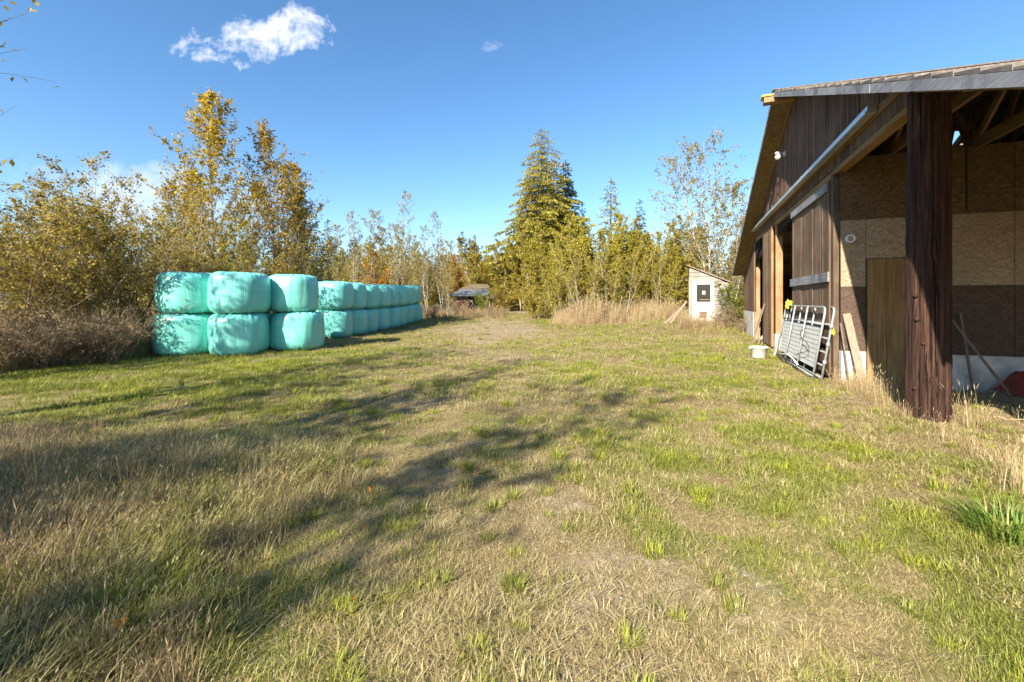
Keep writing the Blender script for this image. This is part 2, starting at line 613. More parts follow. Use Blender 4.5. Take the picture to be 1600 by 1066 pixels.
# ------------------------------------------------------------------ ground zones
def zones(x, y):
    """(greenness, bareness, tallness) of the turf at x, y"""
    x, y = np.asarray(x, float), np.asarray(y, float)
    n1, n2, n3 = fbm(x * .45, y * .45, 21), fbm(x * 1.5, y * 1.5, 33), fbm(x * 4.2, y * 4.2, 51, 3)
    green = .36 + .8 * (n1 - .5) + 1.0 * (n2 - .5) + 1.5 * (n3 - .5)
    green += .42 * sm((-x - 2.5) / 3) * sm((y - 5.2) / 2) * sm((15 - y) / 3)
    green += .22 * np.exp(-((x - 2.0) ** 2) / 1.3) * sm((9 - y) / 6)
    green += .22 * np.exp(-(((x - 4.2) / 1.6) ** 2)) * sm((y - 5) / 4) * sm((17 - y) / 5)
    green += .45 * np.exp(-(((x - 1.6 - (y - 27) * .2) / 2.2) ** 2) - ((y - 28.5) / 1.6) ** 2)
    green -= .35 * sm((x - 3.0) / 1.5) * sm((6.5 - y) / 2.5)
    green -= .35 * np.exp(-(((x - .5) / 1.2) ** 2)) * sm((5 - y) / 2)
    lane = np.exp(-(((x + .3 + .02 * y) / (1.3 + .055 * y)) ** 2))
    bare = .25 * lane + 1.5 * (fbm(x * .9, y * .9, 71) - .56) + .9 * (n3 - .5)
    bare += .5 * np.exp(-(((x - .95) / .6) ** 2) - ((y - 2.3) / .55) ** 2)
    bare += .45 * np.exp(-(((x - .55) / .5) ** 2) - ((y - 3.3) / .8) ** 2)
    bare += .75 * np.exp(-(((x + 1.0) / 3.2) ** 2) - ((y - 23.5) / 3.0) ** 2)
    bare += .35 * lane * sm((y - 9) / 4)
    wall = x - (2.86 + .397 * y)
    bare += .8 * np.exp(-((wall + .25) / .3) ** 2) * sm((9 - y) / 1.5) * sm((y - 4.5) / 2)
    bare += .7 * sm((wall - .6) / .5) * sm((9 - y) / 1)
    edge = -1.05 + .9 * (fbm(y * .8, x * .4, 5) - .5) + .9 * (n2 - .5) - .55 * sm((y - 4.0) / 2.5) * 3
    tall = .9 * sm((edge - x) / 1.1) * sm((5.1 - y + 1.6 * (n2 - .5)) / 1.2)
    bare = bare * (1 - .8 * tall)
    return np.clip(green, 0, 1), np.clip(bare, 0, 1), np.clip(tall, 0, 1)


def _ground(N):
    v = N.coord('Object')
    green, bare = N.attr('green'), N.attr('bare')
    f1 = N.noise(v, 9, 8, .7)
    f2 = N.noise(v, 45, 6, .7)
    f3 = N.noise(v, 1.6, 6, .65)
    straw = N.ramp(f2, [(.3, (.09, .063, .03)), (.5, (.20, .145, .07)), (.72, (.36, .28, .15))])  # turf base darkened so gaps between blades read as shadow
    grn = N.ramp(f2, [(.3, (.06, .075, .014)), (.5, (.14, .15, .03)), (.72, (.24, .24, .065))])
    soil = N.ramp(f1, [(.3, (.13, .095, .056)), (.5, (.26, .20, .125)), (.72, (.42, .345, .235))])
    vo = N.node('ShaderNodeTexVoronoi', feature='F1')
    N.set(vo, 'Vector', v); N.set(vo, 'Scale', 55.0)
    peb = N.ramp(vo.outputs['Distance'], [(.12, (1, 1, 1)), (.26, (0, 0, 0))])
    pm = N.m2('MULTIPLY', peb, N.ramp(f1, [(.5, (0, 0, 0)), (.62, (1, 1, 1))]))
    soil = N.mix(N.m2('MULTIPLY', pm, .7), soil, (.55, .51, .46))
    g = N.m2('ADD', green, N.m2('MULTIPLY', N.m2('SUBTRACT', f3, .5), .8), True)
    turf = N.mix(N.ramp(g, [(.3, (0, 0, 0)), (.65, (1, 1, 1))]), straw, grn)
    b = N.m2('ADD', bare, N.m2('MULTIPLY', N.m2('SUBTRACT', f1, .5), .9), True)
    col = N.mix(N.ramp(b, [(.32, (0, 0, 0)), (.6, (1, 1, 1))]), turf, soil)
    h = N.m2('ADD', N.m2('MULTIPLY', f1, .6), N.m2('MULTIPLY', f2, .5))
    return N.bsdf(col, .95, N.bump(h, .8, .03), **{'Specular IOR Level': .15})


M['ground'] = mat('worn_turf', _ground)


def build_ground():
    n = 300
    t = np.linspace(-1, 1, n)
    ax = np.sign(t) * (np.abs(t) * 14 + np.abs(t) ** 5 * 420)
    ay = 6 + np.sign(t) * (np.abs(t) * 18 + np.abs(t) ** 5 * 450)
    X, Y = np.meshgrid(ax, ay)
    Z = gz(X, Y)
    vs = np.stack([X, Y, Z], -1).reshape(-1, 3)
    i = np.arange(n * n).reshape(n, n)
    fs = np.stack([i[:-1, :-1], i[:-1, 1:], i[1:, 1:], i[1:, :-1]], -1).reshape(-1, 4)
    me = bpy.data.meshes.new('ground')
    me.from_pydata(vs.tolist(), [], fs.tolist())
    g, b, tl = zones(X.ravel(), Y.ravel())
    for nm, a in (('green', g), ('bare', b)):
        at = me.attributes.new(nm, 'FLOAT', 'POINT')
        at.data.foreach_set('value', a.astype(np.float32))
    me.materials.append(M['ground'])
    me.shade_smooth()
    link('ground', me, kind='structure')


build_ground()

# ------------------------------------------------------------------ barn
TH = math.atan2(.3695, .9293)                       # the gable wall runs away along local +y
barn = thing('barn', 'large brown board barn with wide open bays, log post and weathered shake roof', 'barn', (2.86, 0, 0), -TH)
SA, ZA = 12.15, 6.93                                # ridge position along the wall and underside height at the rake
PN, PF = .427, .395                                  # pitches of the near and the far slope
S_NEAR, S_FAR, DEPTH = 2.4, 22.7, 15.0
OV = .5                                             # rake overhang


def roof_z(s):
    return ZA - PN * (SA - s) if s < SA else ZA - PF * (s - SA)


rng = random.Random(7)
# siding boards of the gable, one by one, above the door track
s = 6.5
BW = .165
TRACK_Z = 4.40
while s < 22.45:
    w = BW * rng.uniform(.94, 1.05)
    s1 = min(s + w - .012, 22.5)
    if s < 18.75:
        z0 = TRACK_Z + rng.uniform(-.01, .01)
    elif s < 19.2:
        z0 = roof_z(22.5) + .2
        z0 = 4.0
    else:
        z0 = 1.12
    if roof_z(s) - .02 > z0 + .05 or roof_z(s1) - .02 > z0 + .05:
        d = rng.uniform(-.007, .007)
        a0, a1 = -.022 + d, .0 + d
        za, zb = max(roof_z(s) - .02, z0 + .03), max(roof_z(s1) - .02, z0 + .03)
        mb = MB().hexa([(a0, s, z0), (a1, s, z0), (a1, s1, z0), (a0, s1, z0), (a0, s, za), (a1, s, za), (a1, s1, zb), (a0, s1, zb)])
        part('siding_board', mb, M['siding'], barn)
    s += w
# dark sheet added behind the boards to keep light out of their gaps
mb = MB()
pts = [(6.5, TRACK_Z), (18.75, TRACK_Z), (18.75, 4.0), (19.2, 4.0), (19.2, 1.1), (22.5, 1.1), (22.5, roof_z(22.5) - .03), (SA, ZA - .03), (6.5, roof_z(6.5) - .03)]
vs = [(.012, p[0], p[1]) for p in pts] + [(.05, p[0], p[1]) for p in pts]
k = len(pts)
mb.add(vs, [tuple(range(k)), tuple(range(2 * k - 1, k - 1, -1))] + [(i, i + k, (i + 1) % k + k, (i + 1) % k) for i in range(k)])
part('light_block_sheet', mb, M['dark_void'], barn)
# stem wall at the far corner, posts
part('stem_wall', MB().box(-.03, .17, 19.4, 22.52, -.3, 1.1), M['concrete'], barn)
part('post', MB().box(0.0, .19, 19.2, 19.395, -.2, 4.0), M['raw_wood'], barn)
part('post', MB().box(0.0, .19, 14.75, 14.95, .02, 4.3), M['raw_wood'], barn)
part('post', MB().box(-.025, .19, 8.93, 9.09, -.1, 4.02), M['door_siding'], barn)
part('post_footing', MB().box(-.03, .24, 14.68, 15.0, -.2, .5), M['concrete'], barn)


def door_leaf(s0, s1, z0, z1, a, m, name, strips, far_dz=0.0):
    leaf = MB()
    leaf.box(a + .03, a + .06, s0 + .02, s1 - .02, z0 + .02, z1 - .05)
    root = part(name, leaf, M['dark_void'], barn)
    s = s0
    while s < s1 - .03:
        w = min(.145 * rng.uniform(.93, 1.06), s1 - s)
        d = rng.uniform(-.006, .006)
        mb = MB().box(a + d, a + .028 + d, s, s + w - .010, z0 + rng.uniform(-.015, .015), z1)
        part('door_board', mb, m, root)
        s += w
    for zz, h, ln0, ln1 in strips:
        part('batten', MB().box(a - .04, a - .009, ln0, ln1, zz, zz + h), M['grey_wood'], root)
    return root


door_leaf(9.1, 12.24, .12, 3.9, -.05, M['door_siding'], 'sliding_door', [(1.93, .19, 9.05, 12.3), (3.70, .16, 9.15, 12.25)])
door_leaf(14.96, 16.74, .1, 3.98, -.08, M['door_siding'], 'sliding_door', [])
part('door_trim', MB().box(-.10, -.04, 14.90, 14.957, .1, 3.98), M['raw_wood'], barn)
# header: beams and a strip of boards between them, the galvanised track in front
part('header_beam', MB().box(-.012, .13, 8.93, 18.9, 3.93, 4.06), M['beam_wood'], barn)
part('header_beam', MB().box(-.035, .12, 5.9, 8.92, 3.96, 4.05), M['beam_wood'], barn)
part('header_beam', MB().box(-.06, .10, 5.9, 18.9, 4.262, 4.385), M['beam_wood'], barn)
s = 5.92
while s < 18.8:
    w = .165 * rng.uniform(.95, 1.05)
    part('header_board', MB().box(-.03, -.008, s, s + w - .01, 4.065, 4.257), M['siding'], barn)
    s += w
tr = part('door_track', MB().box(-.19, -.075, 6.75, 18.6, 4.30, 4.40), M['galv'], barn)
part('track_lip', MB().box(-.215, -.192, 6.75, 18.6, 4.292, 4.325), M['galv'], tr)
for q in range(10):
    sq = 7.2 + q * 1.22
    part('track_bracket', MB().box(-.15, -.062, sq, sq + .05, 4.402, 4.47), M['rust'], tr)
# big log post with knots
def log_post(a, s, r, h, name='log_post', knots=()):
    nseg, nh = 40, 34
    vs, fs = [], []
    for j in range(nh + 1):
        z = -.35 + (h + .35) * j / nh
        rr = r * (1.07 - .10 * (z / h))
        for i in range(nseg):
            th = 2 * math.pi * i / nseg
            bump = 0.018 * math.sin(3 * th + .5 * z) + .012 * math.sin(7 * th + 1.3 + .3 * z) + .010 * rng.uniform(-1, 1)
            for (kt, kz, kh) in knots:
                d2 = ((th - kt) * r / .06) ** 2 + ((z - kz) / .06) ** 2
                bump += kh * math.exp(-d2)
            vs.append((a + math.cos(th) * (rr + bump * r * 2), s + math.sin(th) * (rr + bump * r * 2), z))
    for j in range(nh):
        for i in range(nseg):
            b = j * nseg
            fs.append((b + i, b + (i + 1) % nseg, b + nseg + (i + 1) % nseg, b + nseg + i))
    fs.append(tuple(nh * nseg + i for i in range(nseg)))
    mb = MB(); mb.add(vs, fs)
    return part(name, mb, M['log'], barn, smooth=True)


post = log_post(.10, 5.75, .20, 4.12)
# knots face the camera: local direction towards the viewer
view = Vector((-2.657 - .10, -1.057 - 5.75))
kth0 = math.atan2(view.y, view.x)
for dth, kz, kr in ((-.55, 1.62, .035), (-.48, 1.34, .042), (-.2, 1.05, .03), (.05, .62, .04), (.28, 1.25, .03), (.1, 2.4, .03), (-.6, .5, .03)):
    th = kth0 + dth
    c = Vector((.10 + math.cos(th) * .205, 5.75 + math.sin(th) * .205, kz))
    o = Vector((math.cos(th), math.sin(th), 0))
    part('knot', MB().tube([c - o * .03, c + o * .012, c + o * .026, c + o * .028], [kr * .9, kr * .75, kr * .5, kr * .15], 9), M['log'], post, smooth=True)
log_post(5.4, 6.6, .28, 4.25)
log_post(10.2, 6.6, .28, 4.25)
for aa in (.4, 5.4, 10.2, 14.8):
    part('post', MB().box(aa, aa + .19, 2.75, 2.94, -.2, 2.75), M['door_siding'], barn)
# partition of strand board that closes the near bay
SP = 8.72
def sheet(a0, a1, z0, z1, m, d=0.0):
    part('wall_panel', MB().box(a0 + .004, a1 - .004, SP + d, SP + .018 + d, z0 + .003, z1 - .003), m, barn)


edges = [.03, 1.20, 2.42, 3.64, 4.86, 6.08, 7.3, 8.5, 9.7, 10.9, 12.1, 13.3, 14.5]
for a0, a1 in zip(edges[:-1], edges[1:]):
    if a0 < .1:
        for x0, x1 in ((.03, .412), ):
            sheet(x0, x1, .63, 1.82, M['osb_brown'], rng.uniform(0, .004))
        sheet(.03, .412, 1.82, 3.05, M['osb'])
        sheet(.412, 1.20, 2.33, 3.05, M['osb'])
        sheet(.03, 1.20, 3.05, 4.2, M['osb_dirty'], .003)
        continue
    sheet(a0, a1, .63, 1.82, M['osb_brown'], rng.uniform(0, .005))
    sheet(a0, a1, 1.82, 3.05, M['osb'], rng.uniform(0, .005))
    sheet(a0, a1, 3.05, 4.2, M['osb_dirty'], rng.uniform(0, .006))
part('partition_base', MB().box(.03, .40, SP - .05, SP + .10, -.3, .63), M['concrete'], barn)
part('partition_base', MB().box(1.22, 14.5, SP - .05, SP + .10, -.3, .63), M['concrete'], barn)
part('partition_backing', MB().box(.03, 14.5, SP + .03, SP + .06, .64, 4.2), M['dark_void'], barn)
for aa in (1.8, 3.0, 4.2):
    part('stud_line', MB().box(aa, aa + .02, SP - .006, SP - .001, 3.1, 4.18), M['dark_void'], barn)
pd = part('plank_door', MB().box(.43, 1.20, SP + .004, SP + .02, .02, 2.32), M['dark_void'], barn)
for a0, a1 in ((.425, .705), (.712, .985), (.992, 1.205)):
    part('door_plank', MB().box(a0, a1, SP - .03 + rng.uniform(0, .006), SP + .002, .03, 2.32), M['door_plank'], pd)
part('door_latch', MB().box(.47, .53, SP - .05, SP - .031, 1.08, 1.12), M['rust'], pd)
ring = MB()
ring.tube([(.17 + .062 * math.cos(t * .5236), SP - .05, 2.70 + .062 * math.sin(t * .5236)) for t in range(13)], .026, 8, False)
ring.tube([(.17, SP - .06, 2.70), (.17, SP, 2.70)], .02, 8)
part('wall_insulator', ring, M['white'], barn, smooth=True)
# roof: courses of shakes on both slopes, boarding below, fascia, soffit
def slope_pt(s, dz=0.0):
    return roof_z(s) + dz


def course(sa, sb, a0, a1, lift):
    za, zb = slope_pt(sa, .115), slope_pt(sb, .115)
    # thick end at the lower side
    lo, hi = (sa, sb) if za < zb else (sb, sa)
    zl, zh = slope_pt(lo, .115), slope_pt(hi, .115)
    mb = MB()
    n = 15
    al = [a0 + (a1 - a0) * i / n for i in range(n + 1)]
    top, bot = [], []
    for a in al:
        sag = -.03 * math.sin(math.pi * (a + OV) / (DEPTH + OV)) + rng.uniform(-.006, .006)
        jl = rng.uniform(-.02, .02)
        top.append(((a, lo + jl, zl + .045 + lift + sag), (a, hi, zh + .015 + lift + sag)))
        bot.append(((a, lo + jl, zl + .002 + sag), (a, hi, zh + .002 + sag)))
    for i in range(n):
        t0, t1, b0, b1 = top[i], top[i + 1], bot[i], bot[i + 1]
        mb.hexa([b0[0], b1[0], b1[1], b0[1], t0[0], t1[0], t1[1], t0[1]])
    part('roof_course', mb, M['shake'], barn)


NC = 27
for i in range(NC):
    sa = S_NEAR + (SA - S_NEAR) * i / NC
    sb = S_NEAR + (SA - S_NEAR) * (i + 1) / NC + .03
    course(sa, min(sb, SA), -OV + .005 + rng.uniform(-.008, .008), DEPTH, rng.uniform(0, .012))
for i in range(NC):
    sa = SA + (S_FAR - SA) * i / NC
    sb = SA + (S_FAR - SA) * (i + 1) / NC
    if 5 <= i <= 6:
        course(sa - .03, sb, -OV + .005, 3.98, 0)
        course(sa - .03, sb, 4.36, DEPTH, 0)
    else:
        course(max(sa - .03, SA), sb, -OV + .005 + rng.uniform(-.008, .008), DEPTH, rng.uniform(0, .012))
part('ridge_cap', MB().beam((-OV - .02, SA, ZA + .150), (DEPTH, SA, ZA + .135), .24, .03), M['shake'], barn)


def deck(s0, s1, a0, a1, m, t=.02, name='roof_board', off=.09):
    part(name, MB().hexa([(a0, s0, slope_pt(s0, off)), (a1, s0, slope_pt(s0, off)), (a1, s1, slope_pt(s1, off)), (a0, s1, slope_pt(s1, off)),
                          (a0, s0, slope_pt(s0, off + t)), (a1, s0, slope_pt(s0, off + t)), (a1, s1, slope_pt(s1, off + t)), (a0, s1, slope_pt(s1, off + t))]), m, barn)


for i in range(8):
    s0, s1 = S_NEAR + (SA - S_NEAR) * i / 8, S_NEAR + (SA - S_NEAR) * (i + 1) / 8
    deck(s0 + .003, s1 - .003, .06, DEPTH, M['beam_wood_x'])
gap0, gap1 = SA + (S_FAR - SA) * 5 / NC, SA + (S_FAR - SA) * 7 / NC
for s0, s1, a0, a1 in ((SA, gap0, .06, DEPTH), (gap0, gap1, .06, 3.98), (gap0, gap1, 4.36, DEPTH), (gap1, 17.5, .06, DEPTH), (17.5, 20, .06, DEPTH), (20, S_FAR, .06, DEPTH)):
    deck(s0 + .003, s1 - .003, a0, a1, M['beam_wood_x'])
for i in range(4):
    s0, s1 = S_NEAR + (SA - S_NEAR) * i / 4, S_NEAR + (SA - S_NEAR) * (i + 1) / 4
    deck(s0 + .004, s1 - .004, -OV + .03, .05, M['osb_golden'], .018, 'soffit_panel', .05)
for i in range(5):
    s0, s1 = SA + (S_FAR - SA) * i / 5, SA + (S_FAR - SA) * (i + 1) / 5
    deck(s0 + .004, s1 - .004, -OV + .03, .05, M['osb_golden'], .018, 'soffit_panel', .02)
for (s0, s1) in ((S_NEAR, SA), (SA, S_FAR)):
    n = 3
    for i in range(n):
        q0, q1 = s0 + (s1 - s0) * i / n, s0 + (s1 - s0) * (i + 1) / n
        q0b, q1b = q0 + .004, q1 - .004
        w = .04 if i != 1 else .045
        part('fascia_board', MB().hexa([(-OV - w + .03, q0b, slope_pt(q0b, .0)), (-OV + .028, q0b, slope_pt(q0b, .0)), (-OV + .028, q1b, slope_pt(q1b, .0)), (-OV - w + .03, q1b, slope_pt(q1b, .0)),
                                        (-OV - w + .03, q0b, slope_pt(q0b, .112)), (-OV + .028, q0b, slope_pt(q0b, .112)), (-OV + .028, q1b, slope_pt(q1b, .112)), (-OV - w + .03, q1b, slope_pt(q1b, .112))]), M['grey_wood'], barn)
# rake rafters seen under the overhang
part('rake_rafter', MB().beam((.0, 2.5, slope_pt(2.5, .02)), (.0, 6.45, slope_pt(6.45, .02)), .14, .17), M['beam_wood'], barn)
part('rake_rafter', MB().beam((-.045, SA + .05, slope_pt(SA, -.05)), (-.045, 22.5, slope_pt(22.5, -.05)), .045, .16), M['beam_wood'], barn)
rb = part('ridge_beam', MB().box(-OV - .22, .3, SA - .12, SA + .12, ZA - .16, ZA - .01), M['raw_wood'], barn)
part('beam_cap', MB().box(-OV - .28, -OV + .1, SA - .15, SA + .15, ZA - .008, ZA + .03), M['yellow_paint'], rb)
# trusses run parallel to the gable, purlins across them
for aa in (.75, 1.9, 3.05, 4.2, 5.35, 6.5, 7.65, 8.8, 9.95, 11.1, 12.25, 13.4):
    mb = MB()
    mb.beam((aa, 3.0, slope_pt(3.0, -.04)), (aa, SA, ZA - .04), .05, .18)
    mb.beam((aa, SA, ZA - .04), (aa, 22.4, slope_pt(22.4, -.04)), .05, .18)
    mb.beam((aa + .051, 6.2, 4.33), (aa + .051, 18.9, 4.33), .05, .18)
    for k in range(6):
        s0 = 7.0 + k * 1.9
        s1 = s0 + .95
        mb.beam((aa + .03, s0, 4.36), (aa + .03, s1, min(slope_pt(s1), ZA)), .045, .12)
        mb.beam((aa + .09, s1, min(slope_pt(s1), ZA)), (aa + .09, s0 + 1.9, 4.36), .045, .12)
    part('roof_truss', mb, M['beam_wood_x'], barn, kind=None)
for k in range(7):
    sk = 3.6 + k * 1.35
    part('purlin', MB().box(.08, DEPTH, sk, sk + .05, slope_pt(sk) - .06, slope_pt(sk) + .085), M['beam_wood_x'], barn)
for k in range(7):
    sk = 13.2 + k * 1.35
    part('purlin', MB().box(.08, DEPTH, sk, sk + .05, slope_pt(sk + .05) - .06, slope_pt(sk + .05) + .085), M['beam_wood_x'], barn)
# far and end walls of the barn
part('back_wall', MB().box(0, DEPTH, 22.42, 22.5, -.3, slope_pt(22.5)), M['siding'], barn)
mb = MB()
pts = [(2.6, -.3), (22.5, -.3), (22.5, slope_pt(22.5)), (SA, ZA), (2.6, slope_pt(2.6))]
vs = [(DEPTH - .1, p[0], p[1]) for p in pts] + [(DEPTH - .02, p[0], p[1]) for p in pts]
mb.add(vs, [(0, 1, 2, 3, 4), (9, 8, 7, 6, 5)] + [(i, i + 5, (i + 1) % 5 + 5, (i + 1) % 5) for i in range(5)])
part('end_wall', mb, M['siding'], barn)
part('interior_post', MB().box(.9, 1.06, 13.9, 14.06, -.2, 4.2), M['raw_wood'], barn)
part('interior_rail', MB().box(.86, .9, 12.4, 16.7, 2.6, 2.75), M['raw_wood'], barn)
part('inner_floor', MB().box(.1, DEPTH - .12, SP + .12, 22.4, -.3, .06), M['concrete'], barn)


# the old ridge has settled towards the inner end of the barn
for o in list(barn.children):
    if o.name.split('.')[0] in ('roof_course', 'roof_board', 'ridge_cap', 'purlin', 'roof_truss', 'end_wall', 'back_wall'):
        for v in o.data.vertices:
            if v.co.z > 1.0:
                v.co.z -= .038 * max(0.0, v.co.x + OV)
        o.data.update()


def B(a, s, z=0.0):
    """barn coordinates to world"""
    return barn_mw @ Vector((a, s, z))


barn_mw = Matrix.Translation((2.86, 0, 0)) @ Matrix.Rotation(-TH, 4, 'Z')

# floodlight on the gable
fl = thing('floodlight', 'small white floodlight fixed high on the brown gable', 'light', B(-.03, 13.2, 5.7), -TH)
part('bracket', MB().box(-.05, .0, -.05, .05, -.06, .06), M['white'], fl)
part('arm', MB().tube([(-.03, 0, 0), (-.12, -.03, .02), (-.16, -.06, -.03)], .02, 8), M['white'], fl, True)
part('lamp_head', MB().tube([(-.12, -.04, -.01), (-.17, -.10, -.06), (-.22, -.17, -.13), (-.225, -.175, -.135)], [.03, .045, .075, .05], 12), M['white'], fl, True)
part('lamp_head', MB().tube([(-.10, .0, .04), (-.14, .05, .06), (-.19, .12, .06), (-.195, .125, .06)], [.025, .04, .065, .045], 12), M['white'], fl, True)

# ------------------------------------------------------------------ gates leaning on the barn door
def gate(name, label, off, ds, with_slats):
    g = thing(name, label, 'gate', B(-.30 - off, 9.0 + ds, 0.0), -TH, 'tube gates leaning on the barn')
    L, H = 3.65, 1.42
    tilt = math.asin(.22 / H)
    mw = Matrix.Rotation(tilt, 4, 'Y')

    def P(s, z, d=0.0):
        sk = s - .10 * (z / H) * (s / L)
        return (mw @ Vector((d, sk, z + .03)))
    r = .021
    mb = MB()
    cr = .13
    pts = [P(0, 0), P(0, H - cr)] + [P(cr - cr * math.cos(t), H - cr + cr * math.sin(t)) for t in (R(22), R(45), R(68))] + [P(cr, H), P(L - cr, H)]
    pts += [P(L - cr + cr * math.sin(t), H - cr + cr * math.cos(t)) for t in (R(22), R(45), R(68))] + [P(L, H - cr), P(L, 0)]
    mb.tube(pts, r, 10)
    part('frame', mb, M['gate_paint'], g, True)
    part('rail', MB().tube([P(0, .05), P(L, .05)], r * .9, 8), M['gate_paint'], g, True)
    part('rail', MB().tube([P(0, H * .76, -.0), P(L, H * .76, -.0)], r * .9, 8), M['gate_paint'], g, True)
    for fs in (.33, .66, ):
        part('upright', MB().tube([P(L * fs, 0, -.035), P(L * fs, H, -.035)], r * .85, 8), M['gate_paint'], g, True)
    if with_slats:
        n = 9
        z0, z1 = .20, H * .76 - .05
        for i in range(n):
            a, b = z0 + (z1 - z0) * i / n + .006, z0 + (z1 - z0) * (i + 1) / n - .006
            s0, s1 = .05, L - .05
            t = .012
            p = [P(s0, a, .02), P(s0, a, .02 + t), P(s1, a, .02 + t), P(s1, a, .02), P(s0, b, .02), P(s0, b, .02 + t), P(s1, b, .02 + t), P(s1, b, .02)]
            part('slat', MB().hexa(p), M['slat'], g)
        part('backing_sheet', MB().hexa([P(.06, z0, .035), P(.06, z0, .04), P(L - .06, z0, .04), P(L - .06, z0, .035), P(.06, z1, .035), P(.06, z1, .04), P(L - .06, z1, .04), P(L - .06, z1, .035)]), M['rust'], g)
    else:
        for q in (.2, .38, .57):
            part('rail', MB().tube([P(0, H * q), P(L, H * q)], r * .8, 8), M['gate_paint'], g, True)
        for q in (.35, .7, 1.05):
            part('hinge_collar', MB().tube([P(0, q - .04), P(0, q + .04)], r * 1.6, 10), M['galv'], g, True)
    return g, P


g1, GP = gate('farm_gate', 'grey tube farm gate filled with pale slats, leaning in front of another gate', .04, .05, True)
g2, _ = gate('farm_gate', 'plain grey tube farm gate behind the slatted gate, its end post showing', -.06, -.13, False)
cord = MB()
pts = [GP(.9 + .5 * math.sin(t * .7), .95 - t * .06, -.05 - .01 * math.sin(t * 2)) for t in range(12)]
cord.tube([g1.location + Matrix.Rotation(-TH, 3, 'Z') @ Vector(p) for p in pts], .007, 5)
tag(link('cord', cord.mesh('cord', M['rubber'])), 'thin dark cord hanging loosely over the gate slats', 'cord')
hose = MB()
hpts = [B(-.36, 12.3, .16), B(-.40, 11.6, .22), B(-.42, 10.9, .30), B(-.42, 10.3, .27), B(-.43, 9.8, .2)]
hose.tube(hpts, .018, 8)
tag(link('pipe', hose.mesh('pipe', M['white'], True)), 'bent white plastic pipe lying against the foot of the slatted gate', 'pipe')


def rag(name, label, loc, size, m, seed):
    rg = random.Random(seed)
    bm = bmesh.new()
    bmesh.ops.create_icosphere(bm, subdivisions=3, radius=1)
    for v in bm.verts:
        n = v.co.copy()
        k = .8 + .28 * math.sin(4 * n.x + seed) * math.cos(3 * n.z + 2) + .22 * rg.uniform(-1, 1)
        v.co = Vector((n.x * size[0], n.y * size[1], n.z * size[2])) * k
    me = bpy.data.meshes.new(name)
    bm.to_mesh(me); bm.free()
    me.materials.append(m)
    return tag(link(name, me, loc=loc), label, 'rag')


rag('yellow_rag', 'bunched yellow plastic rag hanging on the top far corner of the slatted gate', B(-.12, 12.35, 1.47), (.06, .11, .13), M['yellow'], 3)
rag('yellow_rag', 'small yellow rag tied to the end post of the plain gate', B(-.05, 8.92, .98), (.05, .05, .09), M['yellow'], 5)


def plank(name, label, a, b, w, t, m, up, cat='plank', group=None):
    mb = MB()
    a, b = Vector(a), Vector(b)
    mb.beam(b - a * 0 - a, (0, 0, 0), w, t, up)
    o = link(name, mb.mesh(name, m), loc=a)
    return tag(o, label, cat, group)


nrm = Matrix.Rotation(-TH, 3, 'Z') @ Vector((-1, 0, 0))
fwd = Matrix.Rotation(-TH, 3, 'Z') @ Vector((0, -1, 0))
plank('leaning_plank', 'white painted plank leaning between the barn post and the slatted gate', B(-.36, 12.95, .0), B(-.07, 12.6, 1.28), .11, .03, M['white_paint'], nrm)
plank('leaning_plank', 'narrow grey plank leaning on the far barn door leaf', B(-.42, 16.6, .02), B(-.10, 16.2, 1.45), .12, .03, M['pale_plank'], nrm)
plank('leaning_plank', 'shorter grey plank crossing behind another beside the far barn door leaf', B(-.26, 16.3, .02), B(-.10, 17.0, 1.25), .10, .03, M['pale_plank'], nrm)
plank('leaning_plank', 'broad pale weathered plank leaning on the strand board wall near the plank door', B(.29, 8.42, .0), B(.10, 8.66, 1.32), .12, .04, M['pale_plank'], fwd)
plank('leaning_stick', 'thin dark stick leaning beside the broad pale plank', B(.10, 8.48, .0), B(.0, 8.62, 1.15), .025, .025, M['rust'], fwd, 'stick')

# white tub
tub = thing('plastic_tub', 'white plastic tub standing on the grass beside the far barn door leaf', 'tub', (6.78, 11.95, G(6.78, 11.95)))
mb = MB()
prof = [(.165, .0), (.18, .015), (.215, .27), (.232, .275), (.236, .30), (.222, .305), (.205, .28), (.17, .03), (.0, .03)]
n = 28
for j, (r_, z_) in enumerate(prof):
    mb.v.extend([(max(r_, .001) * math.cos(2 * math.pi * i / n), max(r_, .001) * math.sin(2 * math.pi * i / n), z_) for i in range(n)])
for j in range(len(prof) - 1):
    for i in range(n):
        mb.f.append((j * n + i, j * n + (i + 1) % n, (j + 1) * n + (i + 1) % n, (j + 1) * n + i))
mb.f.append(tuple(range(n - 1, -1, -1)))
part('bowl', mb, M['white'], tub, True)
for sg in (-1, 1):
    part('handle', MB().tube([(sg * .225, -.06, .27), (sg * .26, -.04, .262), (sg * .265, 0, .26), (sg * .26, .04, .262), (sg * .225, .06, .27)], .012, 6), M['white'], tub, True)

# tools and red tarp inside the near bay
sp = thing('digging_fork', 'old fork with a long pale handle leaning on the concrete base inside the bay', 'tool', B(2.02, 8.0, .02), -TH)
part('handle', MB().tube([(0, 0, .05), (-.3, .3, .75), (-.54, .62, 1.38)], [.022, .02, .018], 8), M['pole_dark'], sp, True)
part('grip', MB().tube([(-.60, .62, 1.36), (-.48, .64, 1.40)], .022, 8), M['pole_dark'], sp, True)
for q in (-.06, -.02, .02, .06):
    part('tine', MB().tube([(q, .0, .10), (q * 1.2, -.02, .0), (q * 1.2, -.10, -.02)], .008, 5), M['rust'], sp, True)
part('ferrule', MB().tube([(.0, 0, .02), (-.04, .04, .14)], .03, 8), M['rust'], sp, True)
plank('leaning_rod', 'dark rusty rod standing upright by the fork inside the bay', B(1.78, 8.45, .0), B(1.70, 8.66, 1.35), .03, .03, M['rust'], fwd, 'rod')


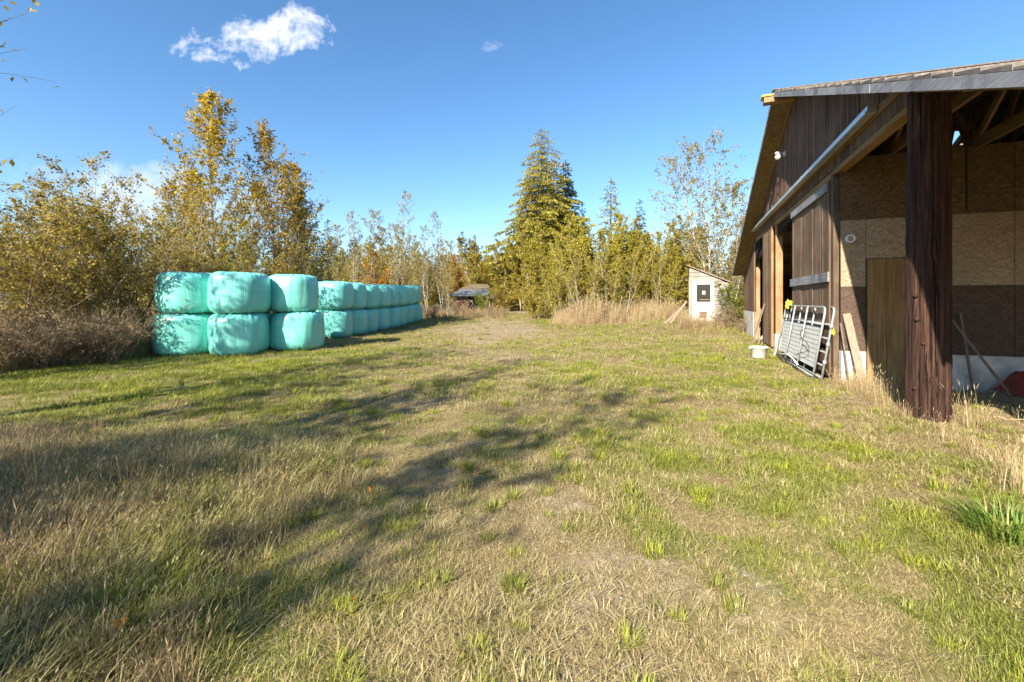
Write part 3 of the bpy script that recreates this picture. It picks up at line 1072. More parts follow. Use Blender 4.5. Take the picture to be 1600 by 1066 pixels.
def tarp():
    nx, ny = 36, 22
    vs, fs = [], []
    for j in range(ny + 1):
        for i in range(nx + 1):
            u, v = i / nx, j / ny
            x, y = 2.02 + u * 2.3, 7.75 + v * .8
            hgt = .27 * (sm(u * 9) * sm((1 - u) * 9) * sm(v * 5) * sm((1 - v) * 6))
            wob = float(fbm(u * 11, v * 6, 77, 3) - .5) * .8 + .06 * math.sin(9 * u + 3 * v)
            vs.append((x - 3.4, y - 8.15, .03 + max(0, hgt * (1 + wob) + (wob * .12 if hgt > .02 else 0))))
    for j in range(ny):
        for i in range(nx):
            a = j * (nx + 1) + i
            fs.append((a, a + 1, a + nx + 2, a + nx + 1))
    mb = MB(); mb.add(vs, fs)
    me = mb.mesh('red_tarp', M['red_tarp'], False)
    o = link('red_tarp', me, loc=B(3.4, 8.15, .09), rot=(0, 0, -TH))
    md = o.modifiers.new('thickness', 'SOLIDIFY'); md.thickness = .01
    tag(o, 'crumpled dark red tarp bundle on the ground inside the near bay', 'tarp')


tarp()
plank('white_box_board', 'small bluish white board resting above the red tarp', B(2.62, 8.55, .42), B(3.1, 8.55, .52), .12, .03, M['white'], fwd, 'board')

# ------------------------------------------------------------------ wrapped bales
def bale_mesh(seed):
    rg = np.random.RandomState(seed)
    nseg, prof = 112, []
    Rr, H = .775, 1.22
    # profile points (r, z) of a squat rounded drum
    t = np.linspace(-math.pi / 2, math.pi / 2, 46)
    e = .31
    pr = np.sign(np.cos(t)) * np.abs(np.cos(t)) ** e
    pz = np.sign(np.sin(t)) * np.abs(np.sin(t)) ** .37
    th = np.arange(nseg) * 2 * math.pi / nseg
    TH_, PR = np.meshgrid(th, pr)
    _, PZ = np.meshgrid(th, pz)
    ph = rg.uniform(0, 6.28, 24)
    lump = 1.35 * (.022 * np.sin(2 * TH_ + ph[0]) + .016 * np.sin(3 * TH_ + ph[1] + 1.2 * PZ) + .012 * np.sin(5 * TH_ + ph[2] - 2 * PZ))
    pleat = sum(a * np.sin(k * TH_ + ph[i + 3] + 1.5 * PZ * math.sin(ph[i])) for i, (k, a) in enumerate([(17, .5), (23, .45), (31, .5), (41, .4)]))
    edge = np.exp(-((np.abs(PZ) - .93) / .16) ** 2)
    side = np.clip(1 - np.abs(PZ), 0, 1)
    squash = 1 + .035 * (1 - PZ ** 2) - .012 * PZ
    rad = Rr * PR * squash * (1 + lump + pleat * (.014 * edge + .003 * side))
    zz = H / 2 + H / 2 * PZ * (1 + .012 * np.sin(2 * TH_ + ph[9])) + .012 * pleat * edge * np.sign(PZ) * (PR > .3)
    zz = zz + np.where(PZ > .5, -.03 * (1 - PR) * 1.0, 0)
    rad = rad * (1 - .012 * np.abs(np.sin(TH_ * 9 + ph[20])) ** 6 * side)
    x, y = rad * np.cos(TH_), rad * np.sin(TH_)
    # slightly squared plan
    vs = np.stack([x, y, np.clip(zz, 0, 9)], -1).reshape(-1, 3)
    i = np.arange(len(t) * nseg).reshape(len(t), nseg)
    j = np.roll(i, -1, axis=1)
    fs = np.stack([i[:-1], j[:-1], j[1:], i[1:]], -1).reshape(-1, 4)
    me = bpy.data.meshes.new('wrapped_bale')
    me.from_pydata(vs.tolist(), [], fs.tolist())
    me.materials.append(M['film'])
    me.shade_smooth()
    return me


bales = [bale_mesh(k) for k in range(5)]
nb = 0


def bale(x, y, tier, label, group, sc=1.0, dx=0.0, dy=0.0):
    global nb
    rg = random.Random(nb * 13 + 5)
    o = link('wrapped_bale', bales[nb % 5], loc=(x + dx, y + dy, G(x, y) - .02 + tier * 1.195),
             rot=(rg.uniform(-.02, .02), rg.uniform(-.02, .02), rg.uniform(0, 6.28)))
    o.scale = (sc, sc, rg.uniform(.985, 1.015))
    nb += 1
    return tag(o, label, 'bale', group)


GB = 'teal wrapped bales stacked two high at the near end'
bale(-9.52, 12.8, 0, 'bottom teal bale next to the dry brush, dappled with tree shade', GB, 1.02)
bale(-9.48, 12.8, 1, 'top teal bale next to the dry brush, dappled with tree shade', GB, 1.0)
bale(-8.0, 12.78, 0, 'bottom teal bale in the middle of the three near columns, mostly sunlit', GB, 1.0)
bale(-8.0, 12.8, 1, 'top teal bale in the middle of the three near columns, creased round its rim', GB, .985)
bale(-6.86, 13.9, 0, 'bottom teal bale of the set-back third near column, half in its neighbour\'s shadow', GB, 1.0)
bale(-7.02, 13.95, 1, 'top teal bale of the set-back third near column, crossed by a curved shadow', GB, .97)
bale(-8.62, 14.36, 0, 'bottom teal bale tucked behind the middle near column', GB, .99)
bale(-8.6, 14.4, 1, 'top teal bale tucked behind the middle near column', GB, .95)
bale(-10.2, 14.35, 0, 'bottom teal bale hidden behind the column next to the brush', GB, 1.0)
bale(-10.2, 14.35, 1, 'top teal bale hidden behind the column next to the brush', GB, .98)
GF = 'teal wrapped bales in the long receding row'
ords = ['first', 'second', 'third', 'fourth', 'fifth', 'sixth', 'seventh', 'last']
for i in range(8):
    f = i / 7
    x, y = -7.56 + .80 * f, 18.4 + 10.4 * f
    for t, w in ((0, 'bottom'), (1, 'top')):
        bale(x + .04 * math.sin(i * 2.1 + t), y, t, '%s teal bale, %s in the long receding row counted from the camera' % (w, ords[i]), GF, .985)

# ------------------------------------------------------------------ white shed
sx, sy = 10.12, 22.6
sh = thing('small_shed', 'small whitewashed board shed with a half-glazed door and a steep lean-to roof', 'shed', (9.2, sy, G(sx, sy)), R(-23))
W, HL, HR, DP = 1.80, 2.95, 2.15, 1.7


def top(x):
    return HL + (HR - HL) * x / W


part('wall', MB().add([(0.02, .04, 0), (W - .02, .04, 0), (W - .02, .04, top(W) - .06), (.02, .04, top(.02) - .06), (.02, DP, 0), (W - .02, DP, 0), (W - .02, DP, top(W) - .06), (.02, DP, top(.02) - .06)],
                       [(0, 1, 2, 3), (7, 6, 5, 4), (0, 3, 7, 4), (1, 5, 6, 2), (0, 4, 5, 1)]), M['shed_board'], sh)
z = .0
k = 0
while z < HR - .05:                                    # lapped boards beside the door, one by one
    h = .245 * rng.uniform(.9, 1.1)
    z1 = min(z + h, top(W) - .03)
    part('wall_board', MB().hexa([(1.20, -.012, z), (W, -.012, z + rng.uniform(-.01, .01)), (W, .035, z), (1.20, .035, z), (1.20, .012, z1 - .022), (W, .012, z1 - .022), (W, .037, z1 - .022), (1.20, .037, z1 - .022)]), M['shed_board'], sh)
    z = z1
for z0, z1 in ((2.19, 2.42), (2.43, 2.64), (2.65, 2.86)):   # short boards above the door, cut along the roof
    x1 = max(.14, (HL - .03 - z1) / (HL - HR) * W)
    x1b = max(.14, (HL - .03 - z0) / (HL - HR) * W)
    part('wall_board', MB().hexa([(.0, -.006, z0), (min(x1b, 1.9), -.006, z0), (min(x1b, 1.9), .035, z0), (0, .035, z0), (0, -.004, z1 - .008), (min(x1, 1.9), -.004, z1 - .008), (min(x1, 1.9), .037, z1 - .008), (0, .037, z1 - .008)]), M['shed_board'], sh)
part('corner_board', MB().box(-.02, .13, -.02, .038, 0, 2.18), M['shed_board'], sh)
part('corner_board', MB().box(W - .06, W + .03, -.03, -.013, 0, top(W) - .05), M['shed_board'], sh)
part('roof', MB().hexa([(-.12, -.12, top(-.12)), (W + .12, -.12, top(W + .12)), (W + .12, DP + .1, top(W + .12)), (-.12, DP + .1, top(-.12)), (-.12, -.12, top(-.12) + .05), (W + .12, -.12, top(W + .12) + .05), (W + .12, DP + .1, top(W + .12) + .05), (-.12, DP + .1, top(-.12) + .05)]), M['pale_plank'], sh)
dr = part('door', MB().box(.27, 1.10, -.03, .03, .02, 2.1), M['white_paint'], sh)
for nm, b in (('door_frame', (.15, .255, -.04, .036, 0, 2.18)), ('door_frame', (1.115, 1.19, -.04, .036, 0, 2.18)), ('door_frame', (.258, 1.112, -.04, .036, 2.11, 2.18))):
    part(nm, MB().box(*b), M['white_paint'], sh)
part('window_pane', MB().box(.36, 1.01, -.036, -.031, 1.12, 2.02), M['glass'], dr)
for b in ((.32, .36, -.045, -.031, 1.08, 2.06), (1.01, 1.05, -.045, -.031, 1.08, 2.06), (.362, 1.008, -.045, -.031, 1.08, 1.12), (.362, 1.008, -.045, -.031, 2.02, 2.06)):
    part('window_frame', MB().box(*b), M['white_paint'], dr)
part('window_bar', MB().box(.50, .95, -.05, -.037, 1.22, 1.25), M['pale_plank'], dr)
part('notice', MB().box(.62, .77, -.040, -.037, 1.50, 1.69), M['paper'], dr)
part('notice_print', MB().box(.65, .74, -.042, -.0405, 1.58, 1.66), M['ink'], dr)
part('notice_print', MB().box(.64, .75, -.042, -.0405, 1.53, 1.55), M['ink'], dr)
part('pet_hatch', MB().box(.48, .82, -.045, -.031, .30, .62), M['hatch'], dr)
part('door_knob', MB().tube([(.31, -.03, 1.0), (.31, -.06, 1.0), (.31, -.075, 1.0)], [.012, .03, .02], 8), M['rust'], dr, True)
for (xa, xb, zt, lab) in ((8.15, 9.1, 1.15, 'grey board leaning steeply on the side of the small white shed'), (7.85, 8.85, .85, 'lower grey board leaning beside the small white shed')):
    plank('leaning_board', lab, (xa, sy - .1, G(xa, sy)), (xb, sy + .1, G(xb, sy) + zt), .10, .04, M['pale_plank'], (0, -1, .3))

# ------------------------------------------------------------------ far shelter
hx, hy = -5.85, 42.0
hz = G(-4, hy) - .05
sl = thing('old_shelter', 'old open shelter with bluish roof and red-brown boards at the end of the track', 'shelter', (hx, hy, hz), 0)
for i in range(6):
    part('wall_board', MB().box(.18 + i * .2, .37 + i * .2, .0 + rng.uniform(0, .02), .05, 0, 1.45), M['shelter_board'], sl)
for i in range(4):
    part('wall_board', MB().box(2.75 + i * .2, 2.94 + i * .2, .0 + rng.uniform(0, .02), .05, 0, 1.45), M['shelter_board'], sl)
part('back_wall', MB().box(.1, 3.6, 2.3, 2.4, 0, 1.6), M['dark_void'], sl)
part('side_wall', MB().box(.1, .16, .06, 2.3, 0, 1.5), M['shelter_board'], sl)
for xx in (1.42, 2.62, 3.62, 3.9):
    part('post', MB().box(xx, xx + .12, -.05, .07, 0, 1.5), M['pale_plank'], sl)
part('roof', MB().hexa([(-.25, -.5, 1.42), (3.7, -.5, 1.42), (3.6, 1.1, 2.1), (.75, 1.1, 2.1), (-.25, -.5, 1.48), (3.7, -.5, 1.48), (3.6, 1.1, 2.17), (.75, 1.1, 2.17)]), M['roof_metal'], sl)
part('roof', MB().hexa([(.55, 1.0, 2.03), (4.0, 1.0, 2.03), (3.6, 2.6, 2.45), (1.6, 2.6, 2.45), (.65, .95, 2.2), (3.9, .95, 2.2), (3.3, 2.6, 2.7), (1.7, 2.6, 2.7)]), M['moss_roof'], sl)
part('roof', MB().hexa([(3.3, -.7, 1.28), (4.5, -.6, 1.22), (4.3, .8, 1.6), (3.6, .8, 1.7), (3.3, -.7, 1.34), (4.5, -.6, 1.28), (4.3, .8, 1.66), (3.6, .8, 1.76)]), M['pale_plank'], sl)
for (a, b) in (((1.55, .02, 1.3), (2.6, -.1, .25)), ((2.55, -.05, 1.25), (1.6, -.12, .1)), ((1.9, .1, 1.4), (2.2, -.1, .05))):
    part('loose_pole', MB().tube([a, b], .035, 6), M['pale_plank'], sl)

# ------------------------------------------------------------------ trees
def leaf_mesh(name, P, size, rnd, m, seed, up=.35, aspect=.55, axis=None):
    """folded leaf quads at the points P"""
    rg = np.random.RandomState(seed)
    n = len(P)
    if axis is None:
        ax = rg.normal(size=(n, 3))
        ax[:, 2] -= .35
    else:
        ax = axis + rg.normal(size=(n, 3)) * .35
    ax /= np.linalg.norm(ax, axis=1, keepdims=True) + 1e-9
    nr = rg.normal(size=(n, 3))
    nr[:, 2] += up * 2
    sd = np.cross(ax, nr)
    sd /= np.linalg.norm(sd, axis=1, keepdims=True) + 1e-9
    nn = np.cross(sd, ax)
    sz = np.asarray(size).reshape(-1, 1)
    b = P
    l = P + ax * sz * .45 + sd * sz * aspect * .5 + nn * sz * .10
    r = P + ax * sz * .45 - sd * sz * aspect * .5 + nn * sz * .10
    t = P + ax * sz
    vs = np.stack([b, r, t, l], 1).reshape(-1, 3)
    me = bpy.data.meshes.new(name)
    me.vertices.add(4 * n)
    me.vertices.foreach_set('co', vs.astype(np.float32).ravel())
    me.loops.add(4 * n)
    me.loops.foreach_set('vertex_index', np.arange(4 * n, dtype=np.int32))
    me.polygons.add(n)
    me.polygons.foreach_set('loop_start', np.arange(0, 4 * n, 4, dtype=np.int32))
    at = me.attributes.new('rnd', 'FLOAT', 'FACE')
    at.data.foreach_set('value', np.asarray(rnd, np.float32))
    me.materials.append(m)
    me.update(calc_edges=True)
    return me


def vrand(rg, s=1.0):
    return Vector((rg.gauss(0, s), rg.gauss(0, s), rg.gauss(0, s)))


def broadleaf(seed, H, stems=1, base=.15, brlen=.3, nbr=34, leaf=.09, lpt=5, ntw=5, m='leaf_gold', bk='bark_pale', r0=.05, spread=.12, taper=.8, elev=48, thin=1.0, droop=0.0, topbare=1.0, tone=0.0):
    """upright sapling or many-stemmed thicket tree: stems > branches > twigs > leaves"""
    rg = random.Random(seed)
    tk = MB()
    LP, LS, LR = [], [], []
    for sidx in range(stems):
        az = rg.uniform(0, 6.28)
        hgt = H * (1 if sidx == 0 else rg.uniform(.62, .98))
        off = Vector((math.cos(az), math.sin(az), 0)) * (0 if stems == 1 else rg.uniform(.05, .25) * H * spread)
        lean = Vector((math.cos(az), math.sin(az), 0)) * (spread * hgt * (rg.uniform(.1, .3) if stems == 1 else rg.uniform(.4, 1.3)))
        path = []
        w = Vector((0, 0, 0))
        for i in range(9):
            t = i / 8
            w = w + vrand(rg, .012 * hgt) * (0 if i == 0 else 1)
            path.append(off + lean * t ** 1.3 + Vector((w.x, w.y, hgt * t)))
        rs = r0 * (hgt / H) * rg.uniform(.8, 1.1)
        tk.tube(path, [max(rs * (1 - i / 8 * .93), .004) for i in range(9)], 6)

        def at(t):
            f = min(t, .9999) * 8
            i = int(f)
            return path[i].lerp(path[i + 1], f - i)
        nb_ = int(nbr * (1 if stems == 1 else .75))
        for b in range(nb_):
            t = base + (.985 - base) * ((b + rg.random()) / nb_)
            p0 = at(t)
            a2 = b * 2.399 + rg.uniform(-.5, .5) + az
            el = R(elev + rg.uniform(-16, 18))
            prof = (1 - t) ** taper * min(1, (t - base) / .18 + .35) + .07
            L = brlen * hgt * prof * rg.uniform(.6, 1.15)
            d = Vector((math.cos(a2) * math.cos(el), math.sin(a2) * math.cos(el), math.sin(el)))
            bp, p, dd = [p0], p0.copy(), d.copy()
            for q in range(4):
                dd = (dd + vrand(rg, .13) + Vector((0, 0, .08 - droop * q * .25))).normalized()
                p = p + dd * L / 4
                bp.append(p.copy())
            rb_ = max(.35 * rs * (1 - t), .0045)
            tk.tube(bp, [rb_, rb_ * .8, rb_ * .6, rb_ * .45, .003], 4, False)
            fullness = thin * (1.0 if t < .8 else topbare)
            for w_ in range(ntw):
                u = .22 + .78 * (w_ + rg.random()) / ntw
                f = min(u, .999) * 4
                i = int(f)
                q0 = bp[i].lerp(bp[i + 1], f - i)
                td = (dd * .9 + vrand(rg, .55) + Vector((0, 0, .15 - droop))).normalized()
                tl = L * rg.uniform(.18, .42) + .06
                q1 = q0 + td * tl * .5 + vrand(rg, .02)
                q2 = q0 + td * tl + vrand(rg, .03)
                tk.tube([q0, q1, q2], [.0045, .0035, .002], 3, False)
                nl = max(0, int(round(lpt * fullness * rg.uniform(.5, 1.5))))
                tone_b = rg.uniform(-.18, .18)
                for k in range(nl):
                    g = rg.random()
                    LP.append(q0.lerp(q2, .15 + .85 * g) + vrand(rg, .025 + .015 * leaf / .09))
                    LS.append(leaf * rg.uniform(.6, 1.25))
                    LR.append(min(1, max(0, rg.gauss(.48, .2) + tone_b + tone * (t - .5))))
            for k in range(int(lpt * fullness)):
                LP.append(bp[3].lerp(bp[4], rg.random()) + vrand(rg, .03)); LS.append(leaf * rg.uniform(.6, 1.2)); LR.append(min(1, max(0, rg.gauss(.5, .22))))
    LP = np.array([tuple(v) for v in LP]).reshape(-1, 3)
    crown = leaf_mesh('crown', LP, LS, LR, M[m], seed)
    return tk.mesh('trunk', M[bk], True), crown


def conifer(seed, H, rad, m='needle_fir', dens=1.0, droop=.25, spray=.42, whorl=.34, base=.06, topthin=.0, power=.85, lvl=5, aspect=.30, wob=.12):
    rg = random.Random(seed)
    tk = MB()
    tk.tube([(0, 0, -.2), (0, 0, H * .3), (.04, .03, H * .7), (.02, 0, H)], [H * .016, H * .012, H * .006, .012], 7)
    P, A, Sz, Rn = [], [], [], []
    z = base * H
    while z < H * .985:
        t = z / H
        k = lvl if t < .85 else max(3, lvl - 2)
        a0 = rg.uniform(0, 6.28)
        for b in range(k):
            a = a0 + b * 6.283 / k + rg.uniform(-.35, .35)
            L = rad * ((1 - t) ** power) * rg.uniform(.55, 1.15) * (1 + wob * math.sin(a * 2 + seed + 5 * t) * math.sin(9 * t + seed)) + .14
            if t < .18:
                L *= .6 + t * 2.2
            zz = z + rg.uniform(-.5, .5) * whorl
            out = Vector((math.cos(a), math.sin(a), 0))
            side = Vector((-math.sin(a), math.cos(a), 0))
            pts = []
            for q in range(5):
                f = q / 4
                pts.append(Vector((0, 0, zz)) + out * L * f + Vector((0, 0, L * (.16 * f - droop * 1.5 * f * f))) + (Vector((0, 0, .10 * L)) if q == 4 else Vector()))
            tk.tube(pts, [max(.012, L * .012), .011, .009, .006, .004], 3, False)
            den = dens * (1 - topthin * max(0, t - .45) / .55)
            n = max(3, int(L / spray * 15 * den))
            tone = rg.uniform(-.2, .2)
            for q in range(n):
                f = rg.random() ** .75
                fi = min(f, .999) * 4
                i = int(fi)
                p = pts[i].lerp(pts[i + 1], fi - i)
                wd = (1 - f * .75) * L * .30
                sgn = rg.uniform(-1, 1)
                p = p + side * sgn * wd + Vector((0, 0, -abs(sgn) * wd * .25 + rg.gauss(0, .03)))
                P.append(p)
                A.append(out * .75 + side * sgn * .7 + Vector((0, 0, -droop * 1.6 + .05)))
                Sz.append(spray * rg.uniform(.5, 1.2) * (.55 + .45 * (1 - t)))
                Rn.append(min(1, max(0, rg.gauss(.45 + .25 * f, .18) + tone)))
        z += whorl * (.55 + .6 * (1 - t)) * rg.uniform(.8, 1.2)
    for q in range(14):
        P.append(Vector((rg.gauss(0, .05), rg.gauss(0, .05), H * (.95 + .05 * rg.random())))); A.append(Vector((rg.gauss(0, .5), rg.gauss(0, .5), .8))); Sz.append(spray * .45); Rn.append(.5)
    P = np.array([tuple(v) for v in P]); A = np.array([tuple(v) for v in A])
    crown = leaf_mesh('crown', P, Sz, Rn, M[m], seed, up=.6, aspect=aspect, axis=A)
    return tk.mesh('trunk', M['bark_conifer'], True), crown


def plant_tree(proto, name, x, y, sc=1.0, rz=0.0, label='', cat='tree', group=None, sz=None, dz=-.05):
    o = thing(name, label, cat, (x, y, G(x, y) + dz), rz, group)
    o.scale = (sc, sc, sz or sc)
    link('trunk', proto[0], o)
    link('crown', proto[1], o)
    return o


PX = lambda x, y: (x - 800) / FPX * y       # photo column at depth y -> world x, for laying out the plan

P_gold = [broadleaf(11, 9.6, 1, .08, .37, 92, .12, 12, 7, 'leaf_gold', 'bark_brown', .07, .05, .72, 50, tone=.4),
          broadleaf(12, 9.0, 1, .08, .37, 88, .12, 11, 7, 'leaf_gold', 'bark_brown', .065, .06, .7, 48, thin=.85, topbare=.7)]
P_shrub = [broadleaf(21, 5.2, 7, .12, .34, 32, .085, 6, 6, 'leaf_olive', 'bark_cane', .035, .40, .45, 45, droop=.1),
           broadleaf(22, 5.4, 6, .12, .36, 32, .085, 6, 6, 'leaf_olive', 'bark_pale', .035, .36, .5, 50, thin=.9),
           broadleaf(23, 5.0, 8, .14, .34, 26, .08, 7, 6, 'leaf_olive', 'bark_cane', .03, .42, .5, 42, droop=.2)]
P_alder = [broadleaf(31, 7.0, 4, .14, .27, 38, .125, 12, 7, 'leaf_lime', 'bark_pale', .055, .20, .5, 50),
           broadleaf(32, 7.2, 5, .20, .26, 36, .125, 12, 7, 'leaf_lime', 'bark_pale', .05, .22, .55, 52),
           broadleaf(33, 6.6, 3, .10, .30, 46, .125, 13, 7, 'leaf_lime', 'bark_pale', .055, .16, .5, 48)]
P_sparse = [broadleaf(41, 9.8, 2, .20, .30, 50, .13, 5, 6, 'leaf_pale', 'bark_pale', .06, .08, .6, 52, thin=.9),
            broadleaf(42, 9.0, 2, .13, .33, 52, .13, 8, 6, 'leaf_olive', 'bark_pale', .055, .10, .6, 52, thin=.9),
            broadleaf(43, 11.0, 3, .08, .42, 64, .13, 11, 6, 'leaf_olive', 'bark_pale', .10, .20, .5, 36, thin=.9, droop=.08)]
P_stem = [broadleaf(46, 8.0, 4, .26, .25, 32, .11, 7, 5, 'leaf_lime', 'bark_pale', .05, .30, .6, 55),
          broadleaf(47, 8.4, 3, .28, .25, 32, .11, 7, 5, 'leaf_lime', 'bark_pale', .045, .34, .6, 55)]
P_orange = [broadleaf(51, 4.4, 3, .15, .36, 34, .15, 9, 6, 'leaf_orange', 'bark_brown', .05, .22, .45, 45)]
P_bush = [broadleaf(61, 2.3, 9, .06, .42, 16, .10, 8, 5, 'leaf_bush', 'bark_brown', .02, .55, .4, 40),
          broadleaf(62, 2.4, 12, .05, .42, 18, .10, 8, 5, 'leaf_olive', 'bark_brown', .02, .65, .35, 35)]
P_twig = [broadleaf(66, 1.3, 14, .05, .45, 12, .07, 1.2, 5, 'leaf_bramble', 'bark_cane', .012, .8, .4, 30, droop=.25),
          broadleaf(67, 1.6, 16, .05, .45, 12, .07, 1.6, 5, 'leaf_bramble', 'bark_cane', .012, .75, .4, 38, droop=.15)]
P_cedar = conifer(71, 19.0, 7.0, 'needle_cedar', 1.9, .36, .36, .42, .05, .75, .66, 6, .40, .34)
P_fir = [conifer(72, 16.5, 3.9, 'needle_fir', 1.25, .30, .55, .40, .05, .1, .85, 6),
         conifer(73, 14.0, 3.0, 'needle_fir', .8, .22, .55, .55, .05, .25, .85, 5)]
P_snag = conifer(74, 12.6, 2.6, 'needle_cedar', .7, .28, .5, .42, .10, .3, .7, 4, .3)
P_far = [conifer(75, 15.0, 3.0, 'needle_far', .5, .22, 1.0, .7, .05, 0, .9, 5), conifer(76, 13.0, 2.8, 'needle_far', .5, .25, 1.0, .7, .05, 0, .9, 5)]

# tall gold trees behind the bales
plant_tree(P_gold[0], 'cottonwood_tree', PX(338, 17.5), 17.5, 1.02, .3, 'tallest gold-leaved cottonwood with a spire top rising behind the near bales', group='gold cottonwoods behind the bales')
plant_tree(P_gold[1], 'cottonwood_tree', PX(432, 18.6), 18.6, 1.0, 1.3, 'second tall gold cottonwood with a thinner top, next to the tallest one', group='gold cottonwoods behind the bales')
plant_tree(P_gold[1], 'cottonwood_tree', PX(285, 18.5), 18.5, .72, 2.3, 'shorter olive and gold cottonwood beside the tallest one on the brush side', group='gold cottonwoods behind the bales')
plant_tree(P_gold[0], 'cottonwood_tree', PX(466, 20.5), 20.5, .70, 4.0, 'short gold cottonwood just past the second tall one towards the receding row', group='gold cottonwoods behind the bales')
plant_tree(P_gold[0], 'cottonwood_tree', PX(308, 20.5), 20.5, .80, 1.0, 'gold cottonwood rising behind the end bale column in the second rank', group='gold cottonwoods behind the bales')
plant_tree(P_gold[0], 'cottonwood_tree', PX(455, 21.5), 21.5, .86, 2.6, 'gold cottonwood in the second rank behind the set-back bales', group='gold cottonwoods behind the bales')
plant_tree(P_gold[1], 'cottonwood_tree', PX(385, 20), 20.0, .78, 5.0, 'lower cottonwood filling the gap between the two tall gold ones', group='gold cottonwoods behind the bales')
# brushy shrubs on the near side
TS = 'many-stemmed willow shrubs in the brush beside the bales'
for i, (x, y, k, sc, lab) in enumerate([
        (20, 10.6, 0, .98, 'olive-brown willow shrub at the picture edge, its pale leaning stems showing'),
        (95, 11.6, 1, 1.06, 'tall olive willow shrub second along from the picture edge, with arching thin tips'),
        (165, 12.0, 2, 1.0, 'dense olive willow shrub in the middle of the brush with brown leaves low down'),
        (200, 13.6, 0, .95, 'olive willow shrub standing next to the end column of teal bales'),
        (258, 15.6, 1, 1.0, 'willow shrub showing above the end bale column, thin at its top'),
        (310, 16.2, 2, .86, 'low brown willow shrub behind the top bale of the end column'),
        (400, 16.6, 0, .80, 'low brown willow shrub behind the middle near bale column'),
        (440, 19.0, 1, .9, 'low olive willow shrub behind the set-back near bale column'),
        (478, 22.0, 2, .98, 'willow shrub above the first bales of the receding row'),
        (-70, 11.0, 2, 1.05, 'willow shrub half outside the picture edge with only its outer twigs in view'),
        (120, 15.5, 2, 1.05, 'willow shrub in the second rank of the brush, seen through the first'),
        (30, 15.0, 1, 1.05, 'second-rank willow shrub seen through the stems at the picture edge'),
        (200, 17.0, 0, 1.05, 'second-rank willow shrub behind the one next to the end bales')]):
    plant_tree(P_shrub[k], 'willow_shrub', PX(x, y), y, sc, i * 1.7, lab, 'shrub', TS)
# dry twiggy brush along the foot of the thicket
TB = 'dry bramble clumps along the foot of the brush'
for i, (x, y, k, sc, lab) in enumerate([
        (15, 9.5, 0, .95, 'dark dry bramble clump lowest at the picture edge'), (70, 9.9, 1, .8, 'brown bramble clump second along from the picture edge'),
        (120, 10.4, 0, .95, 'tawny bramble clump in the middle of the dry brush line'), (165, 10.8, 1, .95, 'purplish bramble clump past the middle of the dry brush line'),
        (190, 11.6, 0, .9, 'bramble clump with bare arching canes near the end bales'), (196, 12.4, 1, .75, 'small bramble clump touching the shade of the bottom end bale'),
        (-45, 9.6, 1, 1.1, 'bramble clump half outside the picture edge')]):
    plant_tree(P_twig[k], 'bramble_clump', PX(x, y), y, sc, i * 2.1, lab, 'bramble', TB)
# thin pale trees along the far end
TF = 'thin pale saplings beyond the receding bales'
for i, (x, y, k, sc, lab) in enumerate([
        (535, 30, 1, .72, 'slim olive sapling above the second pair of bales in the receding row'), (560, 33, 0, .80, 'pale nearly bare sapling above the middle of the receding bales'),
        (578, 35, 1, .92, 'taller olive sapling left of the tallest pale one beyond the receding bales'), (620, 34, 0, .98, 'tallest pale nearly bare sapling beyond the end of the receding bales'),
        (645, 36, 1, .72, 'short olive sapling beyond the last bale of the receding row'), (668, 34, 0, .72, 'pale sapling with a white trunk past the end of the receding bales'),
        (692, 35, 0, .84, 'pale sapling with a forked top between the bales and the far shelter'), (700, 30, 1, .60, 'thin sapling with a whitish trunk in the dry grass before the far shelter'),
        (607, 38, 1, .85, 'olive sapling half hidden behind the tallest pale one')]):
    plant_tree(P_sparse[k], 'birch_sapling', PX(x, y), y, sc, i * 1.1, lab.replace('left of', 'close by'), 'tree', TF)
plant_tree(P_orange[0], 'maple_tree', PX(588, 40), 40, 1.25, .4, 'bright orange maple glowing low behind the receding bales', group='orange maples')
plant_tree(P_orange[0], 'maple_tree', PX(716, 50), 50, 1.35, 2.0, 'small orange maple above the roof of the far shelter', group='orange maples')
